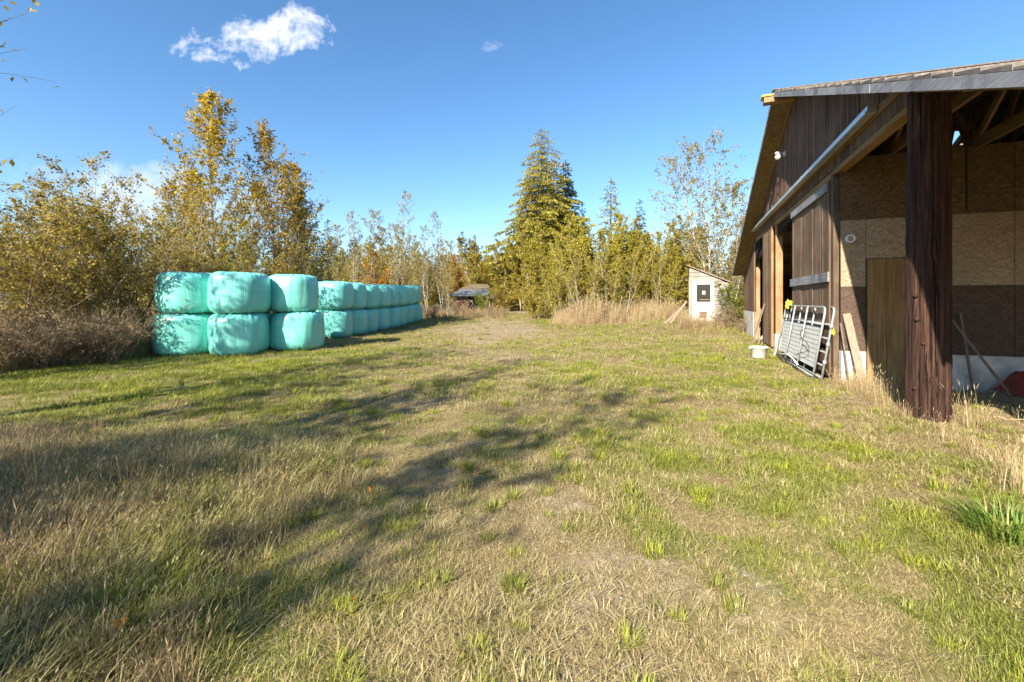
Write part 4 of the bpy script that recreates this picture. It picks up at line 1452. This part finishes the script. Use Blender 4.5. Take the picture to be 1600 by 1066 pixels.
# the green-gold alder thicket
TA = 'alder thicket between the far shelter and the white shed'
for i, (x, y, k, sc, lab) in enumerate([
        (745, 47, 2, 1.15, 'yellow-green alder rising right behind the far shelter'), (780, 43, 0, 1.0, 'yellow-green alder just past the shelter roof end'),
        (815, 40, 1, 1.05, 'alder with dark lower boughs beside the shelter'), (842, 36, 2, .92, 'rounded alder in front of the big cedar trunk'),
        (872, 33, 0, 1.0, 'alder in front of the cedar with leaning white stems'), (902, 31, 1, 1.0, 'alder with a fan of pale stems below the dark fir'),
        (930, 30, 2, 1.08, 'tallest yellow alder in the thicket, in front of the thin snag'), (955, 31, 0, 1.02, 'alder with many slim white trunks beside the tallest yellow one'),
        (985, 32, 1, 1.0, 'bright yellow alder below the small lone spruce'), (1012, 31, 2, .92, 'greener alder between the lone spruce and the tall sparse birch'),
        (1042, 29.5, 0, .95, 'alder at the foot of the tall sparse birch'), (1068, 28.5, 1, .85, 'olive alder beside the peak of the white shed roof'),
        (1100, 30, 2, .95, 'alder behind the white shed with its crown over the roof'), (1140, 29, 0, .9, 'alder between the white shed and the barn eave'),
        (760, 55, 0, 1.1, 'farther alder seen past the shelter roof'), (890, 40, 2, 1.1, 'second-rank alder under the dark fir'), (975, 38, 1, 1.1, 'second-rank alder behind the slim white trunks'), (1175, 32, 1, 1.0, 'alder mostly hidden by the barn corner'),
        (548, 40, 2, .95, 'gold alder filling in behind the first pale saplings past the bales'), (600, 44, 0, 1.0, 'gold alder beside the orange maple behind the receding bales'),
        (632, 42, 2, .9, 'gold alder behind the end of the receding bale row'), (662, 45, 1, .95, 'gold alder between the bale row end and the far shelter'), (690, 46, 2, .9, 'gold alder on the bale side of the far shelter'),
        (870, 29.5, 2, .60, 'low yellow alder at the shelter end of the reed patch'), (918, 29.3, 0, .62, 'low yellow alder filling in under the fan of pale stems'),
        (962, 29.2, 2, .60, 'low yellow alder in the middle of the reed edge'), (1000, 29.4, 1, .64, 'low yellow alder on the shed side of the reed edge'), (1052, 28.2, 2, .58, 'low yellow alder right beside the leaning grey boards'),
        (1003, 38, 2, 1.05, 'second-rank alder filling the gap below the lone spruce'), (1045, 36, 0, 1.0, 'second-rank alder behind the foot of the tall sparse birch'),
        (1080, 35, 2, .95, 'second-rank alder seen over the peak of the white shed'), (858, 39, 1, 1.1, 'second-rank alder in front of the gap between cedar and fir'), (800, 47, 2, 1.1, 'farther alder between the shelter and the big cedar')]):
    plant_tree(P_alder[k], 'alder_tree', PX(x, y), y, sc, i * 1.9, lab, 'tree', TA)
plant_tree(P_sparse[2], 'birch_tree', PX(1112, 26.5), 26.5, 1.02, .9, 'tall sparse pale birch with drooping twigs rising behind the white shed')
for i, (x, y, k, sc, lab) in enumerate([(885, 28.5, 0, .62, 'white-stemmed sapling standing in the reeds below the dark fir'), (913, 28, 1, .66, 'white-stemmed sapling in the reeds beside a leaning pair of stems'),
                                         (948, 28.6, 0, .74, 'tallest white-stemmed sapling in the reeds, below the thin snag'), (972, 28.2, 1, .6, 'short white-stemmed sapling in the reeds near the thicket middle'),
                                         (1030, 28, 0, .58, 'white-stemmed sapling in the reeds closest to the white shed')]):
    plant_tree(P_stem[k], 'birch_sapling', PX(x, y), y, sc, i * 1.3, lab, 'tree', 'white-stemmed saplings in the reeds')
plant_tree(P_sparse[0], 'birch_tree', PX(1143, 25.5), 25.5, .62, 2.2, 'slender half-bare birch between the tall sparse birch and the barn eave')
# conifers
plant_tree(P_cedar, 'cedar_tree', PX(846, 45), 45, 1.0, .5, 'big yellow-green cedar with a ragged thin top, tallest tree over the thicket')
plant_tree(P_snag, 'cedar_tree', PX(822, 43.5), 43.5, 1.08, .9, 'slim lacy cedar leading up the shelter side of the big cedar')
plant_tree(P_snag, 'cedar_tree', PX(866, 44), 44, 1.18, 2.9, 'slim cedar top between the big cedar and the dark fir')
plant_tree(P_fir[0], 'fir_tree', PX(884, 48), 48, 1.0, 1.1, 'dark dense fir leaning close against the big cedar')
plant_tree(P_fir[1], 'fir_tree', PX(910, 50), 50, .88, 2.1, 'shorter dark fir on the shed side of the dense fir')
plant_tree(P_snag, 'cedar_tree', PX(954, 42), 42, 1.02, .2, 'thin ragged cedar sapling alone above the yellow alders')
plant_tree(P_fir[1], 'spruce_tree', PX(1000, 58), 58, 1.03, 3.0, 'small lone dark spruce against the sky above the alders')
GFF = 'distant firs on the skyline'
for i, (x, y, k, sc, lab) in enumerate([
        (722, 85, 0, .96, 'bluish distant fir, taller of the skyline pair above the shelter'), (742, 88, 1, 1.08, 'bluish distant fir, second of the skyline pair above the shelter'),
        (704, 75, 1, .8, 'distant fir just below the skyline pair, towards the pale saplings'), (760, 80, 1, .85, 'distant fir between the skyline pair and the big cedar'),
        (512, 45, 0, .62, 'dark fir showing between the gold cottonwoods and the pale saplings'), (495, 60, 1, .9, 'dark fir partly hidden by the gold cottonwoods'),
        (546, 70, 1, .78, 'distant fir behind the first pale saplings'), (640, 75, 0, .82, 'distant fir behind the saplings past the tallest pale one'),
        (1052, 80, 1, .9, 'distant fir top between the lone spruce and the tall birch'), (1028, 85, 0, .82, 'distant fir top close to the lone spruce')]):
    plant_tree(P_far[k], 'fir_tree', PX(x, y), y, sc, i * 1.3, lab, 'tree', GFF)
# low bushes
plant_tree(P_bush[0], 'leafy_bush', PX(1158, 21.3), 21.3, .9, .3, 'bright yellow-green bush squeezed between the white shed and the barn corner', 'bush')
plant_tree(P_bush[1], 'leafy_bush', PX(838, 31), 31, 1.0, .3, 'rounded dark olive bush at the edge of the track by the reed patch', 'bush')
plant_tree(P_bush[1], 'leafy_bush', PX(792, 40), 40, .9, 1.3, 'dark low bush beside the far shelter', 'bush')
plant_tree(P_bush[0], 'leafy_bush', PX(757, 38), 38, .8, 2.3, 'small yellow bush growing in front of the shelter posts', 'bush')
plant_tree(P_twig[0], 'bramble_clump', PX(1128, 21.5), 21.5, .9, .3, 'tangle of bare bramble canes at the foot of the white shed', 'bramble')
plant_tree(P_twig[1], 'bramble_clump', PX(1160, 20.2), 20.2, .55, 1.3, 'low bramble canes against the concrete foot of the barn corner', 'bramble')
plant_tree(P_twig[0], 'bramble_clump', PX(672, 31), 31, .9, 2.3, 'reddish bramble clump past the end of the receding bales', 'bramble')
plant_tree(P_twig[1], 'bramble_clump', PX(715, 34), 34, .9, 3.3, 'rusty bramble clump in front of the shelter wall', 'bramble')
# trees standing beside and behind the camera: they shade the lawn, one reaches into the corner of the view
P_shade = [broadleaf(81, 7.5, 2, .16, .34, 50, .12, 4, 6, 'leaf_olive', 'bark_pale', .10, .16, .5, 42, thin=.9),
           broadleaf(82, 8.5, 2, .16, .32, 52, .12, 4, 6, 'leaf_gold', 'bark_pale', .11, .14, .5, 44),
           broadleaf(83, 9.5, 3, .40, .30, 40, .12, 4, 6, 'leaf_gold', 'bark_pale', .04, .14, .5, 44)]
TSH = 'alders along the side of the lawn'
for i, (x, y, k, sc, lab) in enumerate([
        (-7.3, 5.2, 0, .92, 'alder just outside the view whose twig tips reach into the upper corner of sky'),
        (-8.8, -.4, 1, 1.0, 'alder beside the lawn level with the camera'), (-7.2, -3.6, 0, .95, 'small alder beside the lawn behind the camera'),
        (-9.6, -6.6, 1, 1.05, 'tall alder behind the camera at the side of the lawn'),
        (-12.5, 5.5, 1, .95, 'alder in the brush row outside the view'), (-14.9, 4.4, 0, 1.0, 'alder in the brush row shading the end bales'), (-6.3, -1.2, 1, 1.02, 'gold alder just behind the camera at the lawn side'), (-6.5, -2.0, 0, .55, 'low bushy alder beside the camera'), (-6.4, -4.6, 2, 1.0, 'slender high-crowned alder behind the camera')]):
    plant_tree(P_shade[k], 'alder_tree', x, y, sc, i * 2.3 + .4, lab, 'tree', TSH)


# ------------------------------------------------------------------ grass and other uncountable growth
def strip_mesh(name, blades, m):
    """blades: list of (base, dir, height, lean, width, rnd, head)"""
    vs, fs, rn = [], [], []
    for (bx, by, a, h, lean, w, r, head) in blades:
        d = Vector((math.cos(a), math.sin(a), 0))
        sd = Vector((-math.sin(a), math.cos(a), 0)) * w / 2
        p0 = Vector((bx, by, -.01))
        p1 = p0 + d * lean * .30 + Vector((0, 0, h * .58))
        p2 = p0 + d * lean + Vector((0, 0, h))
        o = len(vs)
        vs += [p0 - sd, p0 + sd, p1 + sd * .8, p1 - sd * .8, p2]
        fs += [(o, o + 1, o + 2, o + 3), (o + 3, o + 2, o + 4)]
        rn += [r, r]
        if head:
            hd = (p2 - p1).normalized()
            o = len(vs)
            hs = sd * 2.2 * head
            hn = Vector((0, 0, 1)).cross(sd).normalized() * sd.length * 2 * head
            q = p2 - hd * h * .04
            vs += [q, q + hd * h * .07 + hs, q + hd * h * .18, q + hd * h * .07 - hs, q + hd * h * .07 + hn]
            fs += [(o, o + 1, o + 2, o + 3), (o, o + 4, o + 2)]
            rn += [min(1, r + .2)] * 2
    me = bpy.data.meshes.new(name)
    me.from_pydata([tuple(v) for v in vs], [], fs)
    at = me.attributes.new('rnd', 'FLOAT', 'FACE')
    at.data.foreach_set('value', np.array(rn, np.float32))
    me.materials.append(m)
    return me


def tuft(seed, n, rad, h, lean, w, m, head=0.0, headp=0.0):
    rg = random.Random(seed)
    bl = []
    for i in range(n):
        r_ = rad * math.sqrt(rg.random())
        t = rg.uniform(0, 6.28)
        hh = h * rg.uniform(.45, 1.15)
        bl.append((r_ * math.cos(t), r_ * math.sin(t), t + rg.gauss(0, .9), hh, lean * rg.uniform(.2, 1.4), w * rg.uniform(.7, 1.3), min(1, max(0, rg.gauss(.5, .24))), head if rg.random() < headp else 0))
    return strip_mesh('tuft', bl, m)


def thatch(seed, n, rad, ln, w, m):
    """dry cut blades lying about"""
    rg = random.Random(seed)
    bl = []
    for i in range(n):
        r_ = rad * math.sqrt(rg.random())
        t = rg.uniform(0, 6.28)
        bl.append((r_ * math.cos(t), r_ * math.sin(t), rg.uniform(0, 6.28), rg.uniform(.008, .05), ln * rg.uniform(.4, 1.2), w * rg.uniform(.7, 1.3), min(1, max(0, rg.gauss(.55, .25))), 0))
    return strip_mesh('thatch', bl, m)


def scatter(name, label_kind, protos, x, y, idx, scl, tint, seed, sink=0.0, lime=None):
    """one object whose geometry nodes put a tuft on every point"""
    rg = np.random.RandomState(seed)
    coll = bpy.data.collections.new(name + '_tufts')
    for i, me in enumerate(protos):
        o = bpy.data.objects.new('%s_tuft_%02d' % (name, i), me)
        coll.objects.link(o)
    n = len(x)
    z = gz(x, y) - sink
    me = bpy.data.meshes.new(name)
    me.vertices.add(n)
    me.vertices.foreach_set('co', np.stack([x, y, z], 1).astype(np.float32).ravel())
    for nm, a, ty in (('pick', idx.astype(np.int32), 'INT'), ('scl', scl.astype(np.float32), 'FLOAT'), ('tint', tint.astype(np.float32), 'FLOAT'), ('lime', (np.zeros(n) if lime is None else lime).astype(np.float32), 'FLOAT'), ('turn', rg.uniform(0, 6.283, n).astype(np.float32), 'FLOAT')):
        at = me.attributes.new(nm, ty, 'POINT')
        at.data.foreach_set('value', a)
    o = link(name, me, kind='stuff')
    ng = bpy.data.node_groups.new(name + '_nodes', 'GeometryNodeTree')
    ng.interface.new_socket('Geometry', in_out='INPUT', socket_type='NodeSocketGeometry')
    ng.interface.new_socket('Geometry', in_out='OUTPUT', socket_type='NodeSocketGeometry')
    N, L = ng.nodes, ng.links
    gi, go = N.new('NodeGroupInput'), N.new('NodeGroupOutput')
    ip = N.new('GeometryNodeInstanceOnPoints')
    ci = N.new('GeometryNodeCollectionInfo')
    ci.inputs['Collection'].default_value = coll
    ci.inputs['Separate Children'].default_value = True
    ci.inputs['Reset Children'].default_value = True

    def na(nm, ty):
        q = N.new('GeometryNodeInputNamedAttribute')
        q.data_type = ty
        q.inputs['Name'].default_value = nm
        return q.outputs['Attribute']
    cx = N.new('ShaderNodeCombineXYZ')
    L.new(na('turn', 'FLOAT'), cx.inputs['Z'])
    L.new(gi.outputs[0], ip.inputs['Points'])
    L.new(ci.outputs[0], ip.inputs['Instance'])
    ip.inputs['Pick Instance'].default_value = True
    L.new(na('pick', 'INT'), ip.inputs['Instance Index'])
    L.new(cx.outputs[0], ip.inputs['Rotation'])
    L.new(na('scl', 'FLOAT'), ip.inputs['Scale'])
    L.new(ip.outputs[0], go.inputs[0])
    md = o.modifiers.new('scatter', 'NODES')
    md.node_group = ng
    return o


def field(seed, y0, y1, dens, wide=1.30, xmin=None, xmax=None, pad=2.2):
    rg = np.random.RandomState(seed)
    X0, X1 = -wide * y1 - pad, wide * y1 + pad
    n = int((X1 - X0) * (y1 - y0) * dens)
    x, y = rg.uniform(X0, X1, n), rg.uniform(y0, y1, n)
    k = np.abs(x) < wide * np.maximum(y, .5) + pad
    wall = x - (2.86 + .397 * y)
    k &= (wall < .0) | ((y < 8.3) & (wall < 9))
    k &= ~((y > 9.2) & (x < -(8.6 + .28 * (y - 9.2)) - 2.2))
    return x[k], y[k], rg


short = [tuft(100 + i, 20, .07, .036, .05, .0046, M['grass']) for i in range(4)]
mid = [tuft(110 + i, 24, .08, .068, .06, .0048, M['grass']) for i in range(4)]
flat = [thatch(120 + i, 24, .12, .11, .0046, M['grass']) for i in range(4)]
tall = [tuft(130 + i, 20, .11, .20, .19, .0045, M['grass'], .8, .16) for i in range(4)]
clumps = [tuft(160 + i, 70, .055, .085, .075, .0052, M['grass']) for i in range(4)]
PROT = short + mid + flat + tall + clumps


def lawn(name, seed, y0, y1, dens, size, wide=1.3):
    x, y, rg = field(seed, y0, y1, dens, wide)
    g, b, tl = zones(x, y)
    n = len(x)
    u = rg.random(n)
    keep = rg.random(n) > np.clip(b * 1.15 - .12, 0, .78)
    n3 = fbm(x * 2.3, y * 2.3, 91, 3)
    kind = np.where(u < .46, 2, np.where((u < .46 + .16 + .6 * np.clip(g - .35, 0, 1)) & (n3 > .42), 1, 0))
    kind = np.where((b > .45) & (rg.random(n) < .7), 2, kind)
    kind = np.where((tl > .15) & (rg.random(n) < tl * .75), 3, kind)
    kind = np.where((tl > .4) & (kind == 0), 1, kind)
    idx = kind * 4 + rg.randint(0, 4, n)
    clump = np.clip((n3 - .5) * 2.2, -.4, .8)
    scl = size * rg.uniform(.7, 1.35, n) * np.where(kind == 3, .72 + .4 * tl, 1 + clump * .6)
    tint = np.clip(.86 + .09 * sm((y - 6) / 3) * sm((x + 4.5) / 2) - g * .95 + rg.normal(0, .24, n) - np.where(kind == 1, .15, 0) + np.where(kind == 2, .28, 0) - clump * .3 + np.where(kind == 3, .36, 0), 0, 1)
    lime = np.clip((fbm(x * .9 + 40, y * .9, 123, 3) - .54) * 6, 0, .9) * rg.random(n)
    # separate green clumps standing out of the dry turf
    cl = (rg.random(n) < .011 + .03 * np.clip(n3 - .52, 0, 1)) & (tl < .5)
    idx = np.where(cl, 16 + rg.randint(0, 4, n), idx)
    scl = np.where(cl, size * rg.uniform(.6, 1.5, n), scl)
    tint = np.where(cl, rg.uniform(0, .25, n), tint)
    lime = np.where(cl, rg.uniform(0, .9, n) ** 2, lime)
    return scatter(name, '', PROT, x[keep], y[keep], idx[keep], scl[keep], tint[keep], seed, 0.0, lime[keep])


lawn('lawn_grass', 501, .2, 3.2, 950, .72)
lawn('lawn_grass', 502, 3.2, 6.2, 600, .82)
lawn('lawn_grass', 503, 6.2, 11, 260, 1.15, 1.22)
lawn('lawn_grass', 504, 11, 19, 75, 1.5, 1.2)
lawn('lawn_grass', 505, 19, 36, 26, 2.0, 1.1)

# dry tall growth
weeds = [tuft(140 + i, 34, .22, 1.0, .30, .010, M['weed'], .7, .5) for i in range(3)] + [tuft(150 + i, 30, .16, .55, .28, .007, M['weed'], .8, .5) for i in range(3)]


def patch(name, seed, n, fx, tint, tsd, s0, s1, tallp=.7):
    rg = np.random.RandomState(seed)
    got = fx(rg, n)
    x, y = got[:2]
    mul = got[2] if len(got) > 2 else 1.0
    n = len(x)
    k = rg.random(n) < tallp
    idx = np.where(k, rg.randint(0, 3, n), rg.randint(3, 6, n))
    return scatter(name, '', weeds, x, y, idx, rg.uniform(s0, s1, n) * mul, np.clip(rg.normal(tint, tsd, n), 0, 1), seed, .03)


def brush_line(rg, n):
    f = rg.random(n)
    px = -60 + 310 * f
    y = 8.75 + 3.5 * np.clip(f, 0, 1) ** 1.3 + np.abs(rg.normal(0, .9, n))
    return (px - 800) / FPX * y, y


def brush_front(rg, n):
    x, y = brush_line(rg, n)
    k = fbm(x * .9, y * .9, 88, 3) > rg.uniform(.3, .62, n)
    return x[k], y[k]


patch('dry_weeds', 601, 900, brush_line, .6, .3, .35, .8)
patch('dry_weeds', 609, 900, brush_front, .75, .25, .5, 1.25, .8)
def reeds(rg, n, d0=25.6):
    f, d = rg.random(n) ** .9, d0 + np.abs(rg.normal(0, 2.3, n))
    x = (858 + 215 * f - 800) / FPX * d
    k = fbm(x * .55, d * .55, 44, 3) > rg.uniform(.30, .62, n)
    mul = (.45 + 1.0 * fbm(x * .4, d * .4, 45, 3)) * (.35 + .65 * sm(f / .14)) * (.45 + .55 * sm((d - 24.4) / 2.2))
    return x[k], d[k], mul[k]


for q, (s0_, s1_) in enumerate(((.25, .8), (.5, 1.15), (.9, 1.55))):
    patch('dry_reed_grass', 612 + q, (1300, 900, 420)[q], (lambda r, n, d0=(24.6, 25.6, 26.8)[q]: reeds(r, n, d0)), .78, .25, s0_, s1_, (.3, .6, .9)[q])
patch('dry_weeds', 603, 900, lambda r, n: (lambda f, d: ((655 + 140 * f - 800) / FPX * d, d))(r.random(n), 31 + r.random(n) * 9), .42, .25, .3, .6)
patch('dry_weeds', 604, 420, lambda r, n: (lambda f, d: ((1060 + 110 * f - 800) / FPX * d, d))(r.random(n), 20.9 + r.random(n) * 3.2), .55, .25, .35, .75, .4)
patch('dry_weeds', 606, 700, lambda r, n: (lambda f, d: (-9.2 - (d - 15) * f * .9, d))(r.random(n), 16.5 + r.random(n) * 18), .35, .3, .7, 1.2)


def bay_edge(rg, n):
    s = np.where(rg.random(n) < .45, rg.uniform(7.3, 8.6, n), rg.uniform(3.3, 7.0, n))
    a = np.where(s > 7.2, rg.normal(.12, .18, n), rg.normal(-.02, .22, n) + (rg.random(n) < .35) * rg.uniform(0, 3.0, n))
    c, sn = math.cos(TH), math.sin(TH)
    x, y = 2.86 + a * c + s * sn, -a * sn + s * c
    return x, y


patch('dry_grass_tufts', 605, 240, bay_edge, .7, .25, .2, .5, .12)


def corner_growth(rg, n):
    f, d = rg.random(n), 1.7 + 3.4 * rg.random(n)
    x = (-40 + 330 * f ** 1.2 - 800) / FPX * d
    k = fbm(x * 1.1, d * 1.1, 64, 3) > rg.uniform(.25, .65, n)
    return x[k], d[k]


patch('dead_grass', 608, 1150, corner_growth, .32, .25, .18, .46, .1)


def corner_weeds(rg, n):
    f, d = rg.random(n), 1.75 + 2.3 * rg.random(n)
    x = (-80 + 300 * f - 800) / FPX * d
    k = fbm(x * 1.3, d * 1.3, 65, 3) > rg.uniform(.2, .6, n)
    return x[k], d[k], .6 + .4 * sm((1 - f[k]) * 2)


patch('dead_weeds', 610, 330, corner_weeds, .34, .25, .2, .42, .2)


def hayfield(rg, n):
    d = rg.uniform(26, 60, n)
    return rg.uniform(-75, -22, n), d


patch('hay_field', 607, 2600, hayfield, .95, .1, .6, 1.0)

# pebbles on the worn patch
def pebble_mesh(seed):
    bm = bmesh.new()
    bmesh.ops.create_icosphere(bm, subdivisions=1, radius=.5)
    rg = random.Random(seed)
    for v in bm.verts:
        v.co = Vector((v.co.x * rg.uniform(.7, 1.2), v.co.y * rg.uniform(.6, 1.1), v.co.z * rg.uniform(.35, .7)))
    me = bpy.data.meshes.new('pebble'); bm.to_mesh(me); bm.free()
    me.materials.append(M['stone'])
    return me


rg_ = np.random.RandomState(9)
x, y = rg_.uniform(-2.5, 3, 9000), rg_.uniform(1.2, 9, 9000)
_, b, _ = zones(x, y)
k = rg_.random(9000) < np.clip(b - .25, 0, 1) * 1.2
x, y = x[k], y[k]
scatter('gravel', '', [pebble_mesh(i) for i in range(4)], x, y, rg_.randint(0, 4, len(x)), np.clip(rg_.lognormal(-4.5, .5, len(x)), .004, .045), np.zeros(len(x)), 701, -.003)

# lush clump by the lawn edge
def lush(name, x, y, label, n, h, seed, green=True):
    rg = random.Random(seed)
    bl = []
    for i in range(n):
        r_ = .20 * math.sqrt(rg.random()); t = rg.uniform(0, 6.28)
        bl.append((r_ * math.cos(t), r_ * math.sin(t), t + rg.gauss(0, .4), h * rg.uniform(.35, 1.1), h * rg.uniform(.4, 1.3), (.0085) * rg.uniform(.7, 1.3), min(1, max(0, rg.gauss(.4, .3))), 0))
    o = link(name, strip_mesh(name, bl, M['lush']), loc=(x, y, G(x, y)))
    return tag(o, label, 'grass clump')


M['lush'] = leafmat('lush_grass', [(0, (.075, .13, .018)), (.5, (.18, .27, .04)), (1, (.38, .42, .11))], .35)
lush('grass_clump', 3.14, 2.74, 'lush bright green clump of long broad grass blades at the lawn edge', 280, .22, 5)
# long dry stalks by the log post
for i, (a, b_, lab) in enumerate([
        ((5.05, 4.55, .32), (5.9, 3.9, .05), 'long dry stalk bent low across the foot of the log post'),
        ((5.75, 4.6, .36), (6.3, 4.1, .05), 'pale bent stalk in the bay opening beyond the log post')]):
    a, b_ = Vector(a), Vector(b_)
    m_ = (a + b_) / 2 + Vector((0, 0, .12))
    mb = MB().tube([a, a.lerp(m_, .5) + Vector((0, 0, .05)), m_, b_], [.003, .004, .005, .006], 5)
    for q in range(7):
        p = a + (m_ - a) * (q * .03) + Vector((0, 0, .01))
        mb.tube([p, p + Vector((random.Random(q + i).uniform(-.06, .02), random.Random(q * 3 + i).uniform(-.03, .03), .03))], [.006, .002], 4)
    tag(link('dry_stalk', mb.mesh('dry_stalk', M['stalk'], True)), lab, 'stalk')
# a few fallen leaves
P_leafs = [((-1.72, 1.92), 'curled orange leaf lying in the long dry grass lowest on the lawn'), ((-.98, 2.9), 'orange leaf on the edge of the long dry grass'), ((-.80, 2.2), 'small brown leaf lying on bare trodden turf'), ((-1.15, 3.5), 'reddish leaf caught among tall blades')]
for i, ((x, y), lab) in enumerate(P_leafs):
    vs = [(-.06, 0, .03), (-.03, -.03, .015), (.02, -.035, .02), (.07, 0, .05), (.02, .035, .015), (-.03, .03, .01), (0, 0, .0)]
    fs = [(6, 0, 1), (6, 1, 2), (6, 2, 3), (6, 3, 4), (6, 4, 5), (6, 5, 0)]
    me = MB().add(vs, fs).mesh('fallen_leaf', M['leaf_orange'])
    at = me.attributes.new('rnd', 'FLOAT', 'FACE')
    at.data.foreach_set('value', np.full(6, .2 + .1 * i, np.float32))
    o = link('fallen_leaf', me, loc=(x, y, G(x, y) + (.11 if i == 0 else .05)), rot=(.5, .3 * i, i * 1.9))
    o.scale = ((.62, .42, .36, .4)[i],) * 3
    tag(o, lab, 'leaf', 'fallen leaves on the lawn')


# far wood closing the horizon
def far_wood():
    rg = np.random.RandomState(77)
    protos = []
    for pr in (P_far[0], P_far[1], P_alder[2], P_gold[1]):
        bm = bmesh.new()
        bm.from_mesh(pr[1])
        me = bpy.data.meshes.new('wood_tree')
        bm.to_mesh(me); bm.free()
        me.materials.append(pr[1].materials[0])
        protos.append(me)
    n = 420
    ang = rg.uniform(-75, 75, n)
    d = rg.uniform(95, 170, n)
    x, y = d * np.sin(np.radians(ang)), d * np.cos(np.radians(ang))
    idx = rg.choice(4, n, p=[.38, .32, .2, .1])
    scl = np.where(idx < 2, rg.uniform(.7, 1.15, n), rg.uniform(1.0, 1.5, n))
    o = scatter('far_wood', '', protos, x, y, idx, scl, np.zeros(n), 78, .4)
    # nearer fill behind the thickets, low scrub
    n = 260
    px = rg.uniform(430, 1180, n)
    yy = rg.uniform(50, 78, n)
    x = (px - 800) / FPX * yy
    idx = rg.choice([2, 3], n, p=[.75, .25])
    scatter('far_scrub', '', protos, x, yy, idx, rg.uniform(.6, .95, n), np.zeros(n), 79, .4)


far_wood()
